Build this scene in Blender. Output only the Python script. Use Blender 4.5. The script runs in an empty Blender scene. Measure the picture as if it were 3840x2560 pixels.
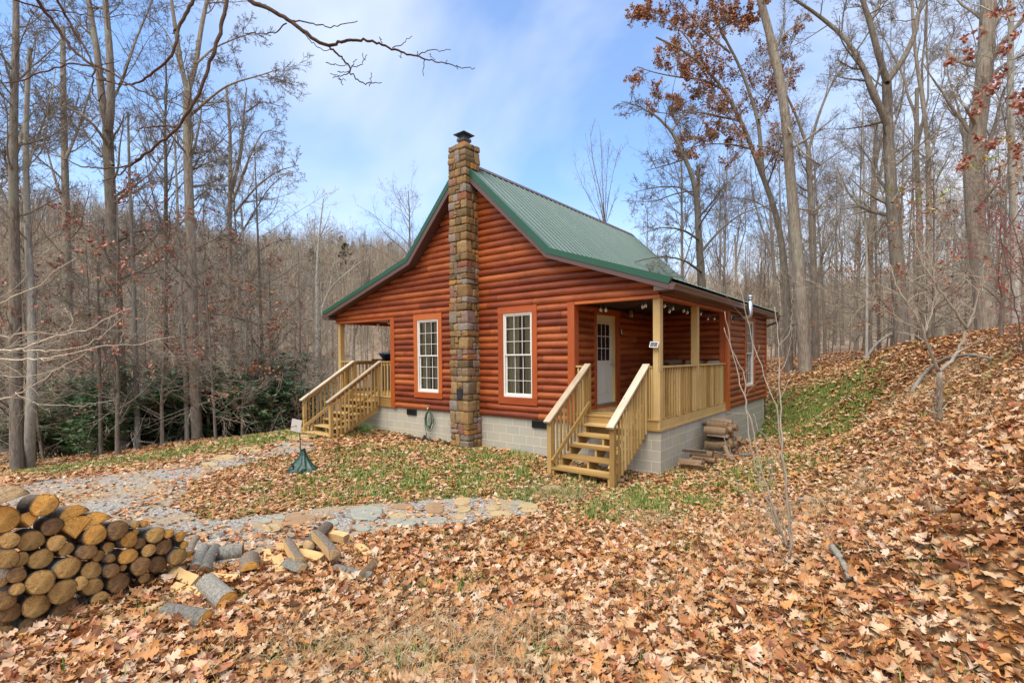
import bpy, math, random
import numpy as np
from mathutils import Vector, Matrix
random.seed(7); rng = np.random.default_rng(11)
SC = bpy.context.scene
COL = SC.collection
PI = math.pi
# ------------------------------------------------------------------ camera (solved from the cabin's block courses)
CP = np.array([3.6808, -8.7681, 1.4142])
FW = np.array([-0.60045826, 0.79937909, -0.02104636])
RT = np.array([0.79962544, 0.60045772, -0.00704896])
UP = np.array([-0.00700266, 0.02106182, 0.99975365])
FPX, PX, PY = 1834.47, 2012.78, 1373.3
cam_d = bpy.data.cameras.new('camera'); cam = bpy.data.objects.new('camera', cam_d); COL.objects.link(cam)
cam.matrix_world = Matrix(((RT[0], UP[0], -FW[0], CP[0]), (RT[1], UP[1], -FW[1], CP[1]), (RT[2], UP[2], -FW[2], CP[2]), (0, 0, 0, 1)))
cam_d.sensor_width = 36; cam_d.lens = FPX/3840*36
cam_d.shift_x = -(PX-1920)/3840; cam_d.shift_y = (PY-1280)/3840
cam_d.clip_end = 3000; cam_d.clip_start = .05
SC.camera = cam
def ray(u, v):
    return FW + RT*((u-PX)/FPX) - UP*((v-PY)/FPX)
def at(u, v, d): return CP + ray(u, v)*d            # point at forward distance d
def fr(u, v, y=0.0):
    d = ray(u, v); return CP + d*((y-CP[1])/d[1])
def sd(u, v, x=0.0):
    d = ray(u, v); return CP + d*((x-CP[0])/d[0])
def proj(P):
    d = np.asarray(P)-CP; z = d@FW
    return PX+FPX*(d@RT)/z, PY-FPX*(d@UP)/z, z
# ------------------------------------------------------------------ terrain
ctrl = [(0,0,-.86),(-2,-.1,-.84),(-4.7,-.05,-.82),(-7.8,0,-.79),(-8.8,0,-.77),(-10.9,0,-.80),(0,8.5,-.84),(0,4,-.85),(-5,5,-.8),(-11,6,-1.0),(-5,9,-.7),
        (-.3,-1.4,-.85),(-1.6,-1.45,-.78),(-8.7,-1.6,-.80),(-10.05,-1.6,-.79),(3.68,-8.77,-.25),(4,-12,-.2),(-3,-13,-.8),(9,-10,1.5),(-12,-10,-1.2)]
pc = [(2000,1915,-.85),(1400,1935,-.86),(1130,1665,-.82),(1130,1760,-.86),(1000,1628,-1.05),(600,1692,-1.45),(0,1775,-1.65),(300,1800,-1.3),(600,1950,-1.0),(100,1900,-1.2),
      (0,2400,-.80),(0,2560,-.78),(700,2150,-.83),(1000,2170,-.84),(1900,2560,-.72),(1900,2300,-.80),(1100,2400,-.80),(2400,2200,-.77),(2300,1900,-.86)]
pd = [(3840,2560,2.8),(3748,1933,3.4),(2950,2130,4.3),(3300,2300,3.35),(3553,1576,6.5),(3840,1600,4.6),(3840,1235,9),(3300,1325,14),(3560,1300,11.5),(3840,1228,12),(3840,1242,15.5),(3560,1296,14.5),(4300,1160,9),(4300,1190,14),(3700,1262,10.5),(4800,1120,9),(3020,1392,19),(2850,1405,21),(3000,1480,16.2),
      (3200,1480,12.5),(3400,1500,9),(3050,1575,14.2),(3200,1640,11),(2900,1700,11),(2800,1850,7.8),(3100,1850,6.6),(3400,1850,5),(3000,1650,12),
      (459,1690,16.5),(740,1650,17.5),(100,1770,13.8),(1000,1640,19),(2600,2560,2.95)]
for u,v,z in pc:
    d = ray(u,v); t = (z-CP[2])/d[2]; P = CP+d*t; ctrl.append(tuple(P))
for u,v,d in pd: ctrl.append(tuple(at(u,v,d)))
def far(u, d, z):
    P = at(u, 1373, d); ctrl.append((P[0],P[1],z))
for a in [(-300,30,-4.2),(200,26,-3.6),(700,26,-3.6),(1100,28,-3.4),(1500,35,-3),(200,48,-6),(-600,60,-6.5),(900,50,-5.5),(1500,55,-4),(2000,45,-2),(2269,40,-1.2),(2500,36,.3),(3000,32,1.3),(3500,26,1.8),(4200,18,2.4),(5200,14,3.2),
          (300,75,-4),(1100,80,-2),(2000,80,2),(3000,70,3.5),(3840,60,4),(-900,120,8),(300,130,18),(1100,130,17),(1800,130,14),(2600,130,8),(3400,120,6),
          (-1200,215,68),(255,215,60),(700,220,46),(1084,220,40),(1350,222,39.5),(1534,225,37),(1900,225,32),(2400,220,22),(3000,220,16),(3840,200,16),(5000,120,16),
          (-1200,330,72),(700,330,55),(1534,340,46),(2500,340,30),(3840,320,24)]: far(*a)
for a in [(10,-30,1),(-20,-30,-2.5),(40,-20,6),(-50,-20,-3),(30,-80,6),(-80,-80,0),(120,-40,25),(-200,-60,20)]: ctrl.append(a)
ctrl = np.array(ctrl, float)
def _tps(C, lam=.02):
    n = len(C); X = C[:,:2]/10; r2 = ((X[:,None]-X[None])**2).sum(-1)
    K = np.where(r2>0, .5*r2*np.log(np.maximum(r2,1e-12)), 0)+np.eye(n)*lam*.1
    Pm = np.c_[np.ones(n), X]; A = np.zeros((n+3,n+3)); A[:n,:n]=K; A[:n,n:]=Pm; A[n:,:n]=Pm.T
    return X, np.linalg.solve(A, np.r_[C[:,2], 0,0,0])
_X, _w = _tps(ctrl)
def H(x, y):
    x = np.asarray(x,float); y = np.asarray(y,float); sh = x.shape; Q = np.c_[x.ravel(), y.ravel()]/10
    out = np.empty(len(Q))
    for i in range(0, len(Q), 20000):
        q = Q[i:i+20000]; r2 = ((q[:,None]-_X[None])**2).sum(-1)
        out[i:i+20000] = np.where(r2>0,.5*r2*np.log(np.maximum(r2,1e-12)),0)@_w[:-3]+_w[-3]+q@_w[-2:]
    out = out.reshape(sh)
    # small natural bumps
    b = .012*np.sin(x*2.1+1.3*np.sin(y*1.7))*np.cos(y*2.6+.7*x)+.02*np.sin(x*.9+y*.55)*np.cos(y*.8-.4*x)
    return out+b
def h1(x, y): return float(H(np.array([x]),np.array([y]))[0])
def gps(uv):
    """pixels -> ground points (vectorised ray march)"""
    uv = np.asarray(uv,float); D = FW[None]+RT[None]*((uv[:,0:1]-PX)/FPX)-UP[None]*((uv[:,1:2]-PY)/FPX)
    ts = np.r_[np.linspace(1.5,30,240), np.linspace(31,120,90)]
    res = np.zeros((len(uv),3))
    for i,d in enumerate(D):
        Pn = CP+d*ts[:,None]; g = Pn[:,2]-H(Pn[:,0],Pn[:,1]); k = np.argmax(g<0) if (g<0).any() else len(ts)-1
        k = max(k,1); a,b = g[k-1],g[k]; f = a/(a-b) if a>0>b else 0
        t = ts[k-1]+f*(ts[k]-ts[k-1]); res[i] = CP+d*t
    return res
def gp(u, v): return gps([(u,v)])[0]
# ------------------------------------------------------------------ object helpers
def tag(o, label=None, cat=None, group=None, kind=None):
    if label: o['label'] = label
    if cat: o['category'] = cat
    if group: o['group'] = group
    if kind: o['kind'] = kind
    return o
def empty(name, loc=(0,0,0), rz=0, label=None, cat=None, group=None):
    o = bpy.data.objects.new(name, None); COL.objects.link(o); o.location = loc; o.rotation_euler = (0,0,rz); o.empty_display_size = .2
    return tag(o, label, cat, group)
def copy_tree(o, parent=None):
    c = o.copy(); COL.objects.link(c)
    if parent is not None: c.parent = parent
    for ch in list(o.children): copy_tree(ch, c)
    return c
class MB:
    def __init__(s): s.V=[]; s.F=[]; s.UV=[]; s.T=[]; s.M=[]
    def poly(s, pts, uv=None, tone=.5, m=0):
        b = len(s.V); s.V += [tuple(p) for p in pts]; s.F.append(tuple(range(b,b+len(pts))))
        s.UV.append(uv or [(0,0)]*len(pts)); s.T.append(tone); s.M.append(m)
    def box(s, x0,x1,y0,y1,z0,z1, tone=None, m=0, R=None, c=None):
        if tone is None: tone = random.random()
        P = [(x,y,z) for x in (x0,x1) for y in (y0,y1) for z in (z0,z1)]
        fs = [(0,1,3,2),(4,6,7,5),(0,4,5,1),(2,3,7,6),(0,2,6,4),(1,5,7,3)]
        dim = (x1-x0,y1-y0,z1-z0); L = max(range(3), key=lambda i: dim[i]); o1,o2 = [i for i in range(3) if i!=L]
        r1,r2 = random.random()*20, random.random()*20
        Q = P if R is None else [tuple(R@Vector(p)+(c or Vector((0,0,0)))) for p in P]
        for k,f in enumerate(fs):
            n = (0,0,1,1,2,2)[k]
            if n==L: uv = [(P[i][o1]*.15+r1, P[i][o2]+r2) for i in f]
            else:
                o = o1 if n==o2 else o2; uv = [(P[i][L]+r1, P[i][o]+r2+(.37 if n==o1 else 0)) for i in f]
            s.poly([Q[i] for i in f], uv, tone, m)
    def beam(s, a, b, w, h, tone=None, m=0, upv=(0,0,1)):
        """box of width w and height h from a to b"""
        a,b = Vector(a),Vector(b); d = b-a; L = d.length; d.normalize(); u = Vector(upv); sx = d.cross(u).normalized(); uz = sx.cross(d)
        R = Matrix((d, sx, uz)).transposed()
        s.box(0,L,-w/2,w/2,-h/2,h/2,tone,m,R,a)
    def tube(s, pts, rad, k=6, caps=True, tone=.5, m=0):
        pts = [Vector(p) for p in pts]; n = len(pts)
        if not hasattr(rad,'__len__'): rad = [rad]*n
        b = len(s.V); prev = None; L = 0
        Ls = []
        for i,p in enumerate(pts):
            t = (pts[min(i+1,n-1)]-pts[max(i-1,0)]).normalized()
            if prev is None:
                ref = Vector((0,0,1)) if abs(t.z)<.9 else Vector((1,0,0)); nx = t.cross(ref).normalized()
            else: nx = (prev - t*prev.dot(t)).normalized()
            prev = nx; ny = t.cross(nx)
            if i: L += (p-pts[i-1]).length
            Ls.append(L)
            for j in range(k):
                a = 2*PI*j/k; s.V.append(tuple(p+(nx*math.cos(a)+ny*math.sin(a))*rad[i]))
        for i in range(n-1):
            for j in range(k):
                j2 = (j+1)%k
                s.F.append((b+i*k+j,b+i*k+j2,b+(i+1)*k+j2,b+(i+1)*k+j)); r = rad[0]*2*PI/k
                s.UV.append([(Ls[i],j*r),(Ls[i],(j+1)*r),(Ls[i+1],(j+1)*r),(Ls[i+1],j*r)]); s.T.append(tone); s.M.append(m)
        if caps:
            for i,rev in ((0,True),(n-1,False)):
                f = [b+i*k+j for j in range(k)]; f = f[::-1] if rev else f
                s.F.append(tuple(f)); s.UV.append([(0,0)]*k); s.T.append(tone); s.M.append(m)
    def lathe(s, prof, c=(0,0,0), k=12, tone=.5, m=0):
        b = len(s.V); n = len(prof)
        for r,z in prof:
            for j in range(k): a=2*PI*j/k; s.V.append((c[0]+r*math.cos(a),c[1]+r*math.sin(a),c[2]+z))
        for i in range(n-1):
            for j in range(k):
                j2=(j+1)%k; s.F.append((b+i*k+j,b+i*k+j2,b+(i+1)*k+j2,b+(i+1)*k+j)); s.UV.append([(0,0)]*4); s.T.append(tone); s.M.append(m)
    def build(s, name, mats, parent=None, smooth=False, loc=None):
        me = bpy.data.meshes.new(name); me.from_pydata(s.V, [], s.F); 
        uvl = me.uv_layers.new(name='UVMap'); flat = [c for f in s.UV for p in f for c in p]; uvl.data.foreach_set('uv', flat)
        a = me.attributes.new('tone','FLOAT','FACE'); a.data.foreach_set('value', s.T)
        for m in (mats if isinstance(mats,(list,tuple)) else [mats]): me.materials.append(m)
        me.polygons.foreach_set('material_index', s.M)
        if smooth: me.polygons.foreach_set('use_smooth',[True]*len(s.F))
        me.update()
        o = bpy.data.objects.new(name, me); COL.objects.link(o)
        if parent is not None: o.parent = parent
        if loc is not None: o.location = loc
        return o
def npmesh(name, V, F, mats, tone=None, uv=None, smooth=False, midx=None, parent=None):
    """V (n,3), F (m,k) same-size polygons"""
    V = np.asarray(V, np.float32); F = np.asarray(F, np.int32); m,k = F.shape
    me = bpy.data.meshes.new(name); me.vertices.add(len(V)); me.vertices.foreach_set('co', V.ravel())
    me.loops.add(m*k); me.loops.foreach_set('vertex_index', F.ravel())
    me.polygons.add(m); me.polygons.foreach_set('loop_start', np.arange(0,m*k,k,dtype=np.int32)); me.polygons.foreach_set('loop_total', np.full(m,k,np.int32))
    if smooth: me.polygons.foreach_set('use_smooth', np.ones(m,bool))
    if midx is not None: me.polygons.foreach_set('material_index', np.asarray(midx,np.int32))
    me.update(calc_edges=True)
    if tone is not None:
        a = me.attributes.new('tone','FLOAT','FACE'); a.data.foreach_set('value', np.asarray(tone,np.float32))
    if uv is not None:
        l = me.uv_layers.new(name='UVMap'); l.data.foreach_set('uv', np.asarray(uv,np.float32).ravel())
    for mm in (mats if isinstance(mats,(list,tuple)) else [mats]): me.materials.append(mm)
    o = bpy.data.objects.new(name, me); COL.objects.link(o)
    if parent is not None: o.parent = parent
    return o
# ------------------------------------------------------------------ materials
class NT:
    def __init__(s, name, rough=.7, spec=.3, metal=0.0):
        s.m = bpy.data.materials.new(name); s.m.use_nodes = True; s.t = s.m.node_tree; s.b = s.t.nodes['Principled BSDF']
        s.b.inputs['Roughness'].default_value = rough; s.b.inputs['Specular IOR Level'].default_value = spec; s.b.inputs['Metallic'].default_value = metal
    def n(s, typ, **kw):
        x = s.t.nodes.new(typ)
        for k,v in kw.items():
            if k in x.inputs: x.inputs[k].default_value = v
            else: setattr(x,k,v)
        return x
    def l(s, a, b): s.t.links.new(a,b)
    def ramp(s, fac, stops):
        r = s.n('ShaderNodeValToRGB'); e = r.color_ramp.elements
        while len(e)<len(stops): e.new(.5)
        for i,(p,c) in enumerate(stops): e[i].position = p; e[i].color = (*c,1) if len(c)==3 else c
        s.l(fac, r.inputs[0]); return r.outputs[0]
    def noise(s, vec, scale, detail=4, rough=.6, dist=0):
        x = s.n('ShaderNodeTexNoise', Scale=scale, Detail=detail, Roughness=rough, Distortion=dist)
        if vec is not None: s.l(vec, x.inputs['Vector'])
        return x
    def mp(s, vec, scale=(1,1,1)):
        x = s.n('ShaderNodeMapping'); x.inputs['Scale'].default_value = scale; s.l(vec, x.inputs['Vector']); return x.outputs[0]
    def mix(s, fac, a, b, mode='MIX'):
        x = s.n('ShaderNodeMix', data_type='RGBA', blend_type=mode)
        if hasattr(fac,'links'): s.l(fac, x.inputs[0])
        else: x.inputs[0].default_value = fac
        for v,i in ((a,6),(b,7)):
            if hasattr(v,'links'): s.l(v, x.inputs[i])
            else: x.inputs[i].default_value = (*v,1)
        return x.outputs[2]
    def mth(s, op, a, b=None):
        x = s.n('ShaderNodeMath', operation=op)
        for v,i in ((a,0),(b,1)):
            if v is None: continue
            if hasattr(v,'links'): s.l(v, x.inputs[i])
            else: x.inputs[i].default_value = v
        return x.outputs[0]
    def uv(s): return s.n('ShaderNodeUVMap').outputs[0]
    def obj(s): return s.n('ShaderNodeTexCoord').outputs['Object']
    def tone(s): return s.n('ShaderNodeAttribute', attribute_name='tone').outputs['Fac']
    def bump(s, h, strength=.5, dist=.01):
        x = s.n('ShaderNodeBump', Strength=strength, Distance=dist); s.l(h, x.inputs['Height']); s.l(x.outputs[0], s.b.inputs['Normal']); return x
    def col(s, c):
        if hasattr(c,'links'): s.l(c, s.b.inputs['Base Color'])
        else: s.b.inputs['Base Color'].default_value = (*c,1)
        return s
def wood(name, stops, rough=.5, spec=.4, grain=.5, gs=(1.1,22,1), knots=.7, bump=.25, tonev=.35, dark=(.3,.3,.3)):
    t = NT(name, rough, spec); v = t.mp(t.uv(), gs)
    n1 = t.noise(v, 2.2, 5, .65, .6); tn = t.tone()
    f = t.mth('ADD', t.mth('MULTIPLY', n1.outputs[0], grain), t.mth('MULTIPLY', tn, 1-grain))
    c = t.ramp(f, stops)
    n3 = t.noise(t.mp(t.uv(), (.9,1.3,1)), 1.6, 3, .6)
    c = t.mix(t.mth('MULTIPLY',t.ramp(n3.outputs[0],[(.35,(1,1,1)),(.62,(0,0,0))]),tonev), c, t.mix(1.0, c, dark, 'MULTIPLY'))
    vo = t.n('ShaderNodeTexVoronoi', Scale=2.0); t.l(t.mp(t.uv(),(1.0,3.0,1)), vo.inputs['Vector'])
    kn = t.ramp(vo.outputs['Distance'], [(.035,(1,1,1)),(.085,(0,0,0))])
    c = t.mix(t.mth('MULTIPLY',kn,knots), c, t.mix(1.0, c, (.22,.16,.12), 'MULTIPLY'))
    t.col(c); t.bump(n1.outputs[0], bump, .004); return t.m
def plain(name, c, rough=.5, spec=.4, metal=0, var=.12, scale=6):
    t = NT(name, rough, spec, metal); n = t.noise(t.obj(), scale, 4)
    t.col(t.mix(t.mth('MULTIPLY',n.outputs[0],1.0), tuple(x*(1-var) for x in c), tuple(min(1,x*(1+var)) for x in c))); return t.m
M = {}
M['log'] = wood('stained_log', [(.22,(.13,.026,.011)),(.38,(.26,.055,.016)),(.58,(.37,.088,.022)),(.82,(.47,.15,.04))], .36, .45, .62, (.8,20,1), .95, .2, .6, (.45,.34,.34))
M['trim'] = wood('stained_trim', [(.25,(.30,.055,.012)),(.5,(.43,.095,.018)),(.75,(.52,.14,.03))], .36, .45, .6, (1,26,1), .8, .12, .3, (.6,.45,.4))
M['pine'] = wood('treated_pine', [(.2,(.25,.135,.037)),(.42,(.42,.26,.085)),(.6,(.52,.345,.125)),(.8,(.60,.43,.19))], .6, .3, .5, (1.2,24,1), .8, .3, .3, (.62,.5,.4))
M['pine_grey'] = wood('weathered_pine', [(.2,(.30,.21,.12)),(.45,(.52,.41,.27)),(.7,(.66,.56,.42))], .7, .25, .6, (1.2,26,1), .9, .5, .5, (.5,.42,.36))
M['green'] = plain('green_metal_trim', (.018,.085,.045), .4, .5, .0, .1, 3)
M['brown'] = plain('brown_aluminium', (.115,.066,.055), .42, .45, 0, .08, 4)
M['gutter'] = plain('gutter_brown', (.12,.062,.045), .3, .5, 0, .1, 3)
M['white'] = plain('white_vinyl', (.74,.70,.62), .4, .45, 0, .03)
M['cream'] = plain('cream_paint', (.66,.62,.52), .45, .4, 0, .03)
M['dark'] = plain('dark_iron', (.02,.02,.022), .5, .5, 0, .2)
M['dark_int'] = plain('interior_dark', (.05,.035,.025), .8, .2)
M['nickel'] = plain('brushed_nickel', (.55,.53,.5), .3, .5, 1, .05)
M['galv'] = plain('galvanised_steel', (.5,.52,.54), .35, .5, .9, .2, 9)
M['terracotta'] = plain('terracotta', (.48,.13,.045), .75, .2)
M['slate'] = plain('chimney_cap_metal', (.055,.075,.08), .45, .5, .3, .2)
M['curtain'] = plain('curtain_cloth', (.74,.64,.40), .9, .1, 0, .25, 30)
t = NT('roof_metal', .4, .5, .25); n = t.noise(t.mp(t.obj(),(.4,1.2,.4)), 1.5, 4)
t.col(t.mix(n.outputs[0], (.045,.085,.068), (.075,.12,.098))); t.l(t.ramp(n.outputs[0],[(.3,(.36,)*3),(.7,(.5,)*3)]), t.b.inputs['Roughness']); M['roof'] = t.m
# glass: clear pane that mirrors at grazing angles
gm = bpy.data.materials.new('window_glass'); gm.use_nodes = True; g = gm.node_tree; g.nodes.clear()
out = g.nodes.new('ShaderNodeOutputMaterial'); tr = g.nodes.new('ShaderNodeBsdfTransparent'); tr.inputs[0].default_value=(.8,.86,.84,1); gl = g.nodes.new('ShaderNodeBsdfGlossy'); gl.inputs['Roughness'].default_value=.015
fz = g.nodes.new('ShaderNodeFresnel'); fz.inputs[0].default_value = 1.7; mx = g.nodes.new('ShaderNodeMixShader')
nz = g.nodes.new('ShaderNodeTexNoise'); nz.inputs['Scale'].default_value = 1.4; bp = g.nodes.new('ShaderNodeBump'); bp.inputs['Strength'].default_value=.02; g.links.new(nz.outputs[0],bp.inputs['Height']); g.links.new(bp.outputs[0],gl.inputs['Normal'])
g.links.new(fz.outputs[0],mx.inputs[0]); g.links.new(tr.outputs[0],mx.inputs[1]); g.links.new(gl.outputs[0],mx.inputs[2]); g.links.new(mx.outputs[0],out.inputs[0]); M['glass'] = gm
# concrete block foundation: courses and joints from UV (metres)
t = NT('concrete_block', .85, .2); br = t.n('ShaderNodeTexBrick', offset=.5, squash=1.0); t.l(t.uv(), br.inputs['Vector'])
for k,v in (('Scale',1.0),('Mortar Size',.011),('Mortar Smooth',.25),('Brick Width',.4064),('Row Height',.2032),('Bias',-.1)): br.inputs[k].default_value = v
br.inputs['Color1'].default_value=(.41,.385,.31,1); br.inputs['Color2'].default_value=(.48,.45,.365,1); br.inputs['Mortar'].default_value=(.66,.58,.38,1)
n = t.noise(t.uv(), 5, 5); n2 = t.noise(t.uv(), 60, 2); n3 = t.noise(t.mp(t.uv(),(1.2,.6,1)), 1.3, 4)
c = t.mix(t.mth('MULTIPLY',n.outputs[0],.35), br.outputs[0], (.36,.33,.26)); c = t.mix(t.ramp(n3.outputs[0],[(.45,(0,0,0)),(.75,(.45,)*3)]), c, (.42,.37,.22))
t.col(c); t.bump(t.mth('ADD',t.mth('MULTIPLY',br.outputs['Fac'],-1.0),t.mth('MULTIPLY',n2.outputs[0],.25)), .6, .006); M['block'] = t.m
# chimney stone: colour from tone
t = NT('chimney_stone', .85, .2); n = t.noise(t.obj(), 9, 6, .7); n2 = t.noise(t.obj(), 38, 4, .7)
c = t.ramp(t.tone(), [(0,(.16,.11,.055)),(.18,(.26,.165,.07)),(.36,(.34,.20,.07)),(.5,(.40,.26,.12)),(.62,(.24,.175,.11)),(.74,(.33,.29,.24)),(.84,(.30,.115,.07)),(.92,(.50,.25,.06)),(1,(.20,.15,.12))])
c = t.mix(t.ramp(n.outputs[0],[(.3,(.75,)*3),(.7,(0,0,0))]), c, t.mix(1.0,c,(.45,.42,.40),'MULTIPLY')); c = t.mix(t.ramp(n2.outputs[0],[(.55,(0,0,0)),(.75,(.5,)*3)]), c, (.42,.35,.26))
t.col(c); t.bump(t.mth('ADD',n.outputs[0],t.mth('MULTIPLY',n2.outputs[0],.5)), 1.0, .02); M['stone'] = t.m
M['mortar'] = plain('mortar', (.16,.14,.11), .95, .1, 0, .3, 20)
# ------------------------------------------------------------------ world + sun
w = bpy.data.worlds.new('World'); SC.world = w; w.use_nodes = True; wt = w.node_tree; wt.nodes.clear()
SUN_EL, SUN_AZ = math.radians(60), math.radians(172)       # azimuth measured from +Y clockwise (behind the camera, to its right)
def wn(t, **k):
    x = wt.nodes.new(t)
    for a,b in k.items():
        if a in x.inputs: x.inputs[a].default_value = b
        else: setattr(x,a,b)
    return x
sky = wn('ShaderNodeTexSky', sky_type='NISHITA', sun_disc=False, sun_elevation=SUN_EL, sun_rotation=SUN_AZ, altitude=300, air_density=1.0, dust_density=1.2, ozone_density=1.5)
tc = wn('ShaderNodeTexCoord'); sep = wn('ShaderNodeSeparateXYZ'); wt.links.new(tc.outputs['Generated'], sep.inputs[0])
mp = wn('ShaderNodeMapping'); mp.inputs['Scale'].default_value = (1.0,1.0,1.7); mp.inputs['Rotation'].default_value=(.2,.1,.6); mp.inputs['Location'].default_value=(.35,.1,.0); wt.links.new(tc.outputs['Generated'], mp.inputs[0])
nz = wn('ShaderNodeTexNoise', Scale=1.35, Detail=5, Roughness=.5, Distortion=.35); wt.links.new(mp.outputs[0], nz.inputs['Vector'])
cr = wn('ShaderNodeValToRGB'); e = cr.color_ramp.elements; e[0].position=.38; e[0].color=(0.12,)*3+(1,); e[1].position=.66; e[1].color=(.92,)*3+(1,); wt.links.new(nz.outputs[0], cr.inputs[0])
# cloud also thickens towards the horizon
hz = wn('ShaderNodeMapRange'); hz.inputs['From Min'].default_value=.02; hz.inputs['From Max'].default_value=.36; hz.inputs['To Min'].default_value=.95; hz.inputs['To Max'].default_value=0; wt.links.new(sep.outputs[2], hz.inputs[0])
mxx = wn('ShaderNodeMath', operation='MAXIMUM'); wt.links.new(cr.outputs[0], mxx.inputs[0]); wt.links.new(hz.outputs[0], mxx.inputs[1])
cm = wn('ShaderNodeMix', data_type='RGBA'); wt.links.new(mxx.outputs[0], cm.inputs[0])
sc = wn('ShaderNodeMix', data_type='RGBA', blend_type='MULTIPLY'); sc.inputs[0].default_value=1; sc.inputs[7].default_value=(1.0,1.35,1.65,1); wt.links.new(sky.outputs[0], sc.inputs[6])
wt.links.new(sc.outputs[2], cm.inputs[6]); cm.inputs[7].default_value = (5.5,5.8,6.3,1)
bg = wn('ShaderNodeBackground', Strength=.1); wt.links.new(cm.outputs[2], bg.inputs[0]); wo = wn('ShaderNodeOutputWorld'); wt.links.new(bg.outputs[0], wo.inputs[0])
sl = bpy.data.lights.new('sun','SUN'); sl.energy = 2.3; sl.angle = math.radians(50); sl.color = (1,.90,.76)
so = bpy.data.objects.new('sun', sl); COL.objects.link(so)
sdir = Vector((math.sin(SUN_AZ)*math.cos(SUN_EL), math.cos(SUN_AZ)*math.cos(SUN_EL), math.sin(SUN_EL)))
so.rotation_euler = sdir.to_track_quat('Z','Y').to_euler(); so.location = (0,-20,30)
SC.view_settings.view_transform = 'Standard'; SC.view_settings.look = 'None'; SC.view_settings.exposure = .98; SC.view_settings.gamma = 1
SC.cycles.max_bounces = 6; SC.cycles.transparent_max_bounces = 12; SC.cycles.use_denoising = True
# ================================================================== CABIN
E_ = .1607; Z0 = -.025; YB = 8.66; RY0, RY1 = -.30, 9.05
ROOF_T = [(.353,2.80),(-2.315,3.681),(-4.95,6.185),(-7.06,4.078),(-11.27,2.855)]
ROOF_G = [(.296,2.694),(-2.403,3.592),(-4.95,6.015),(-7.019,3.971),(-11.22,2.763)]
ROOF_U = [(.296,2.60),(-2.413,3.505),(-4.95,5.86),(-6.93,3.885),(-11.20,2.65)]
cabin = empty('log_cabin', (-5,4,-.8), 0, 'orange stained log cabin with green metal roof, stone chimney and corner porches', 'cabin')
def cpart(o, parent=None):
    o.parent = parent or cabin
    if parent is None: o.matrix_parent_inverse = Matrix.Translation((5,-4,.8))
    return o
def uz(x, line=ROOF_U):
    L = sorted(line)
    for (a,za),(b,zb) in zip(L,L[1:]):
        if a<=x<=b: return za+(zb-za)*(x-a)/(b-a)
    return L[0][1] if x<L[0][0] else L[-1][1]
def xrange_at(z):
    """x extent under the soffit line at height z"""
    lo = [-10.96, 0.0]
    def inv(a,b): return a[0]+(b[0]-a[0])*(z-a[1])/(b[1]-a[1])
    if z>=3.885: l = inv((-6.93,3.885),(-4.95,5.86))
    elif z>2.72: l = inv((-11.20,2.65),(-6.93,3.885))
    else: l = -10.96
    if z>=3.505: r = inv((-2.413,3.505),(-4.95,5.86))
    elif z>2.699: r = inv((.296,2.60),(-2.413,3.505))
    else: r = 0.0
    return (max(l,-10.96), min(r,0.0))
def siding(mb, P, rng_fn, k0, k1, holes, Nn=7):
    for k in range(k0,k1):
        za = Z0+k*E_; joints = []; u = -14+random.uniform(0,2)
        while u<14: u += random.choice([1.4,2.1,2.8,3.6,4.2])*random.uniform(.85,1.1); joints.append(u)
        tones = [random.random() for _ in joints]+[random.random()]; offs = [(random.random()*30,random.random()*30) for _ in range(len(joints)+1)]
        prof = []
        for j in range(Nn+1):
            s = j/Nn; prof.append((za+E_*(.02+.96*s), .062*(max(0,math.sin(PI*(.03+.94*s)))**.6)-.010))
        prof = [(za,-.014)]+prof+[(za+E_,-.014)]
        for (zA,nA),(zB,nB) in zip(prof,prof[1:]):
            ra,rb = rng_fn(zA), rng_fn(zB); zm = (zA+zB)/2
            if ra[1]-ra[0]<.02 or rb[1]-rb[0]<.02: continue
            iv = [(ra[0],ra[1],rb[0],rb[1])]
            cuts = sorted([(h[0],h[1]) for h in holes if h[2]<zm<h[3]])
            segs = []; la,lb = ra[0],rb[0]
            for c0,c1 in cuts:
                if c0>la: segs.append((la,c0,lb,c0))
                la = lb = max(c1,la)
            if ra[1]>la: segs.append((la,ra[1],lb,rb[1]))
            for a0,a1,b0,b1 in segs:
                bs = [j for j in joints if a0<j<a1]; pts = [a0]+bs+[a1]
                for i in range(len(pts)-1):
                    p,q = pts[i],pts[i+1]; pb = b0 if i==0 else p; qb = b1 if i==len(pts)-2 else q
                    g = .006 if i<len(pts)-2 else 0
                    ji = sum(1 for j in joints if j<(p+q)/2); of = offs[ji]
                    mb.poly([P(p,zA,nA),P(q-g,zA,nA),P(qb-g,zB,nB),P(pb,zB,nB)],
                            [(p+of[0],zA+nA+of[1]),(q+of[0],zA+nA+of[1]),(qb+of[0],zB-nB*.5+of[1]),(pb+of[0],zB-nB*.5+of[1])], tones[ji], 0)
def wallbox(mb, axis, a0,a1,z0,z1,c0,c1,holes):
    """solid backing with rectangular holes; axis 'x' wall runs along x at y in (c0,c1)"""
    us = sorted({a0,a1,*[h[0] for h in holes],*[h[1] for h in holes]}); zs = sorted({z0,z1,*[h[2] for h in holes],*[h[3] for h in holes]})
    for u0,u1 in zip(us,us[1:]):
        for q0,q1 in zip(zs,zs[1:]):
            um,zm = (u0+u1)/2,(q0+q1)/2
            if any(h[0]<um<h[1] and h[2]<zm<h[3] for h in holes): continue
            if axis=='x': mb.box(u0,u1,c0,c1,q0,q1,.5)
            else: mb.box(c0,c1,u0,u1,q0,q1,.5)
W1 = (-6.94,-6.10,.465,2.411); W2 = (-3.85,-3.00,.470,2.409); W3 = (6.17,7.02,.485,2.402)
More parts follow.
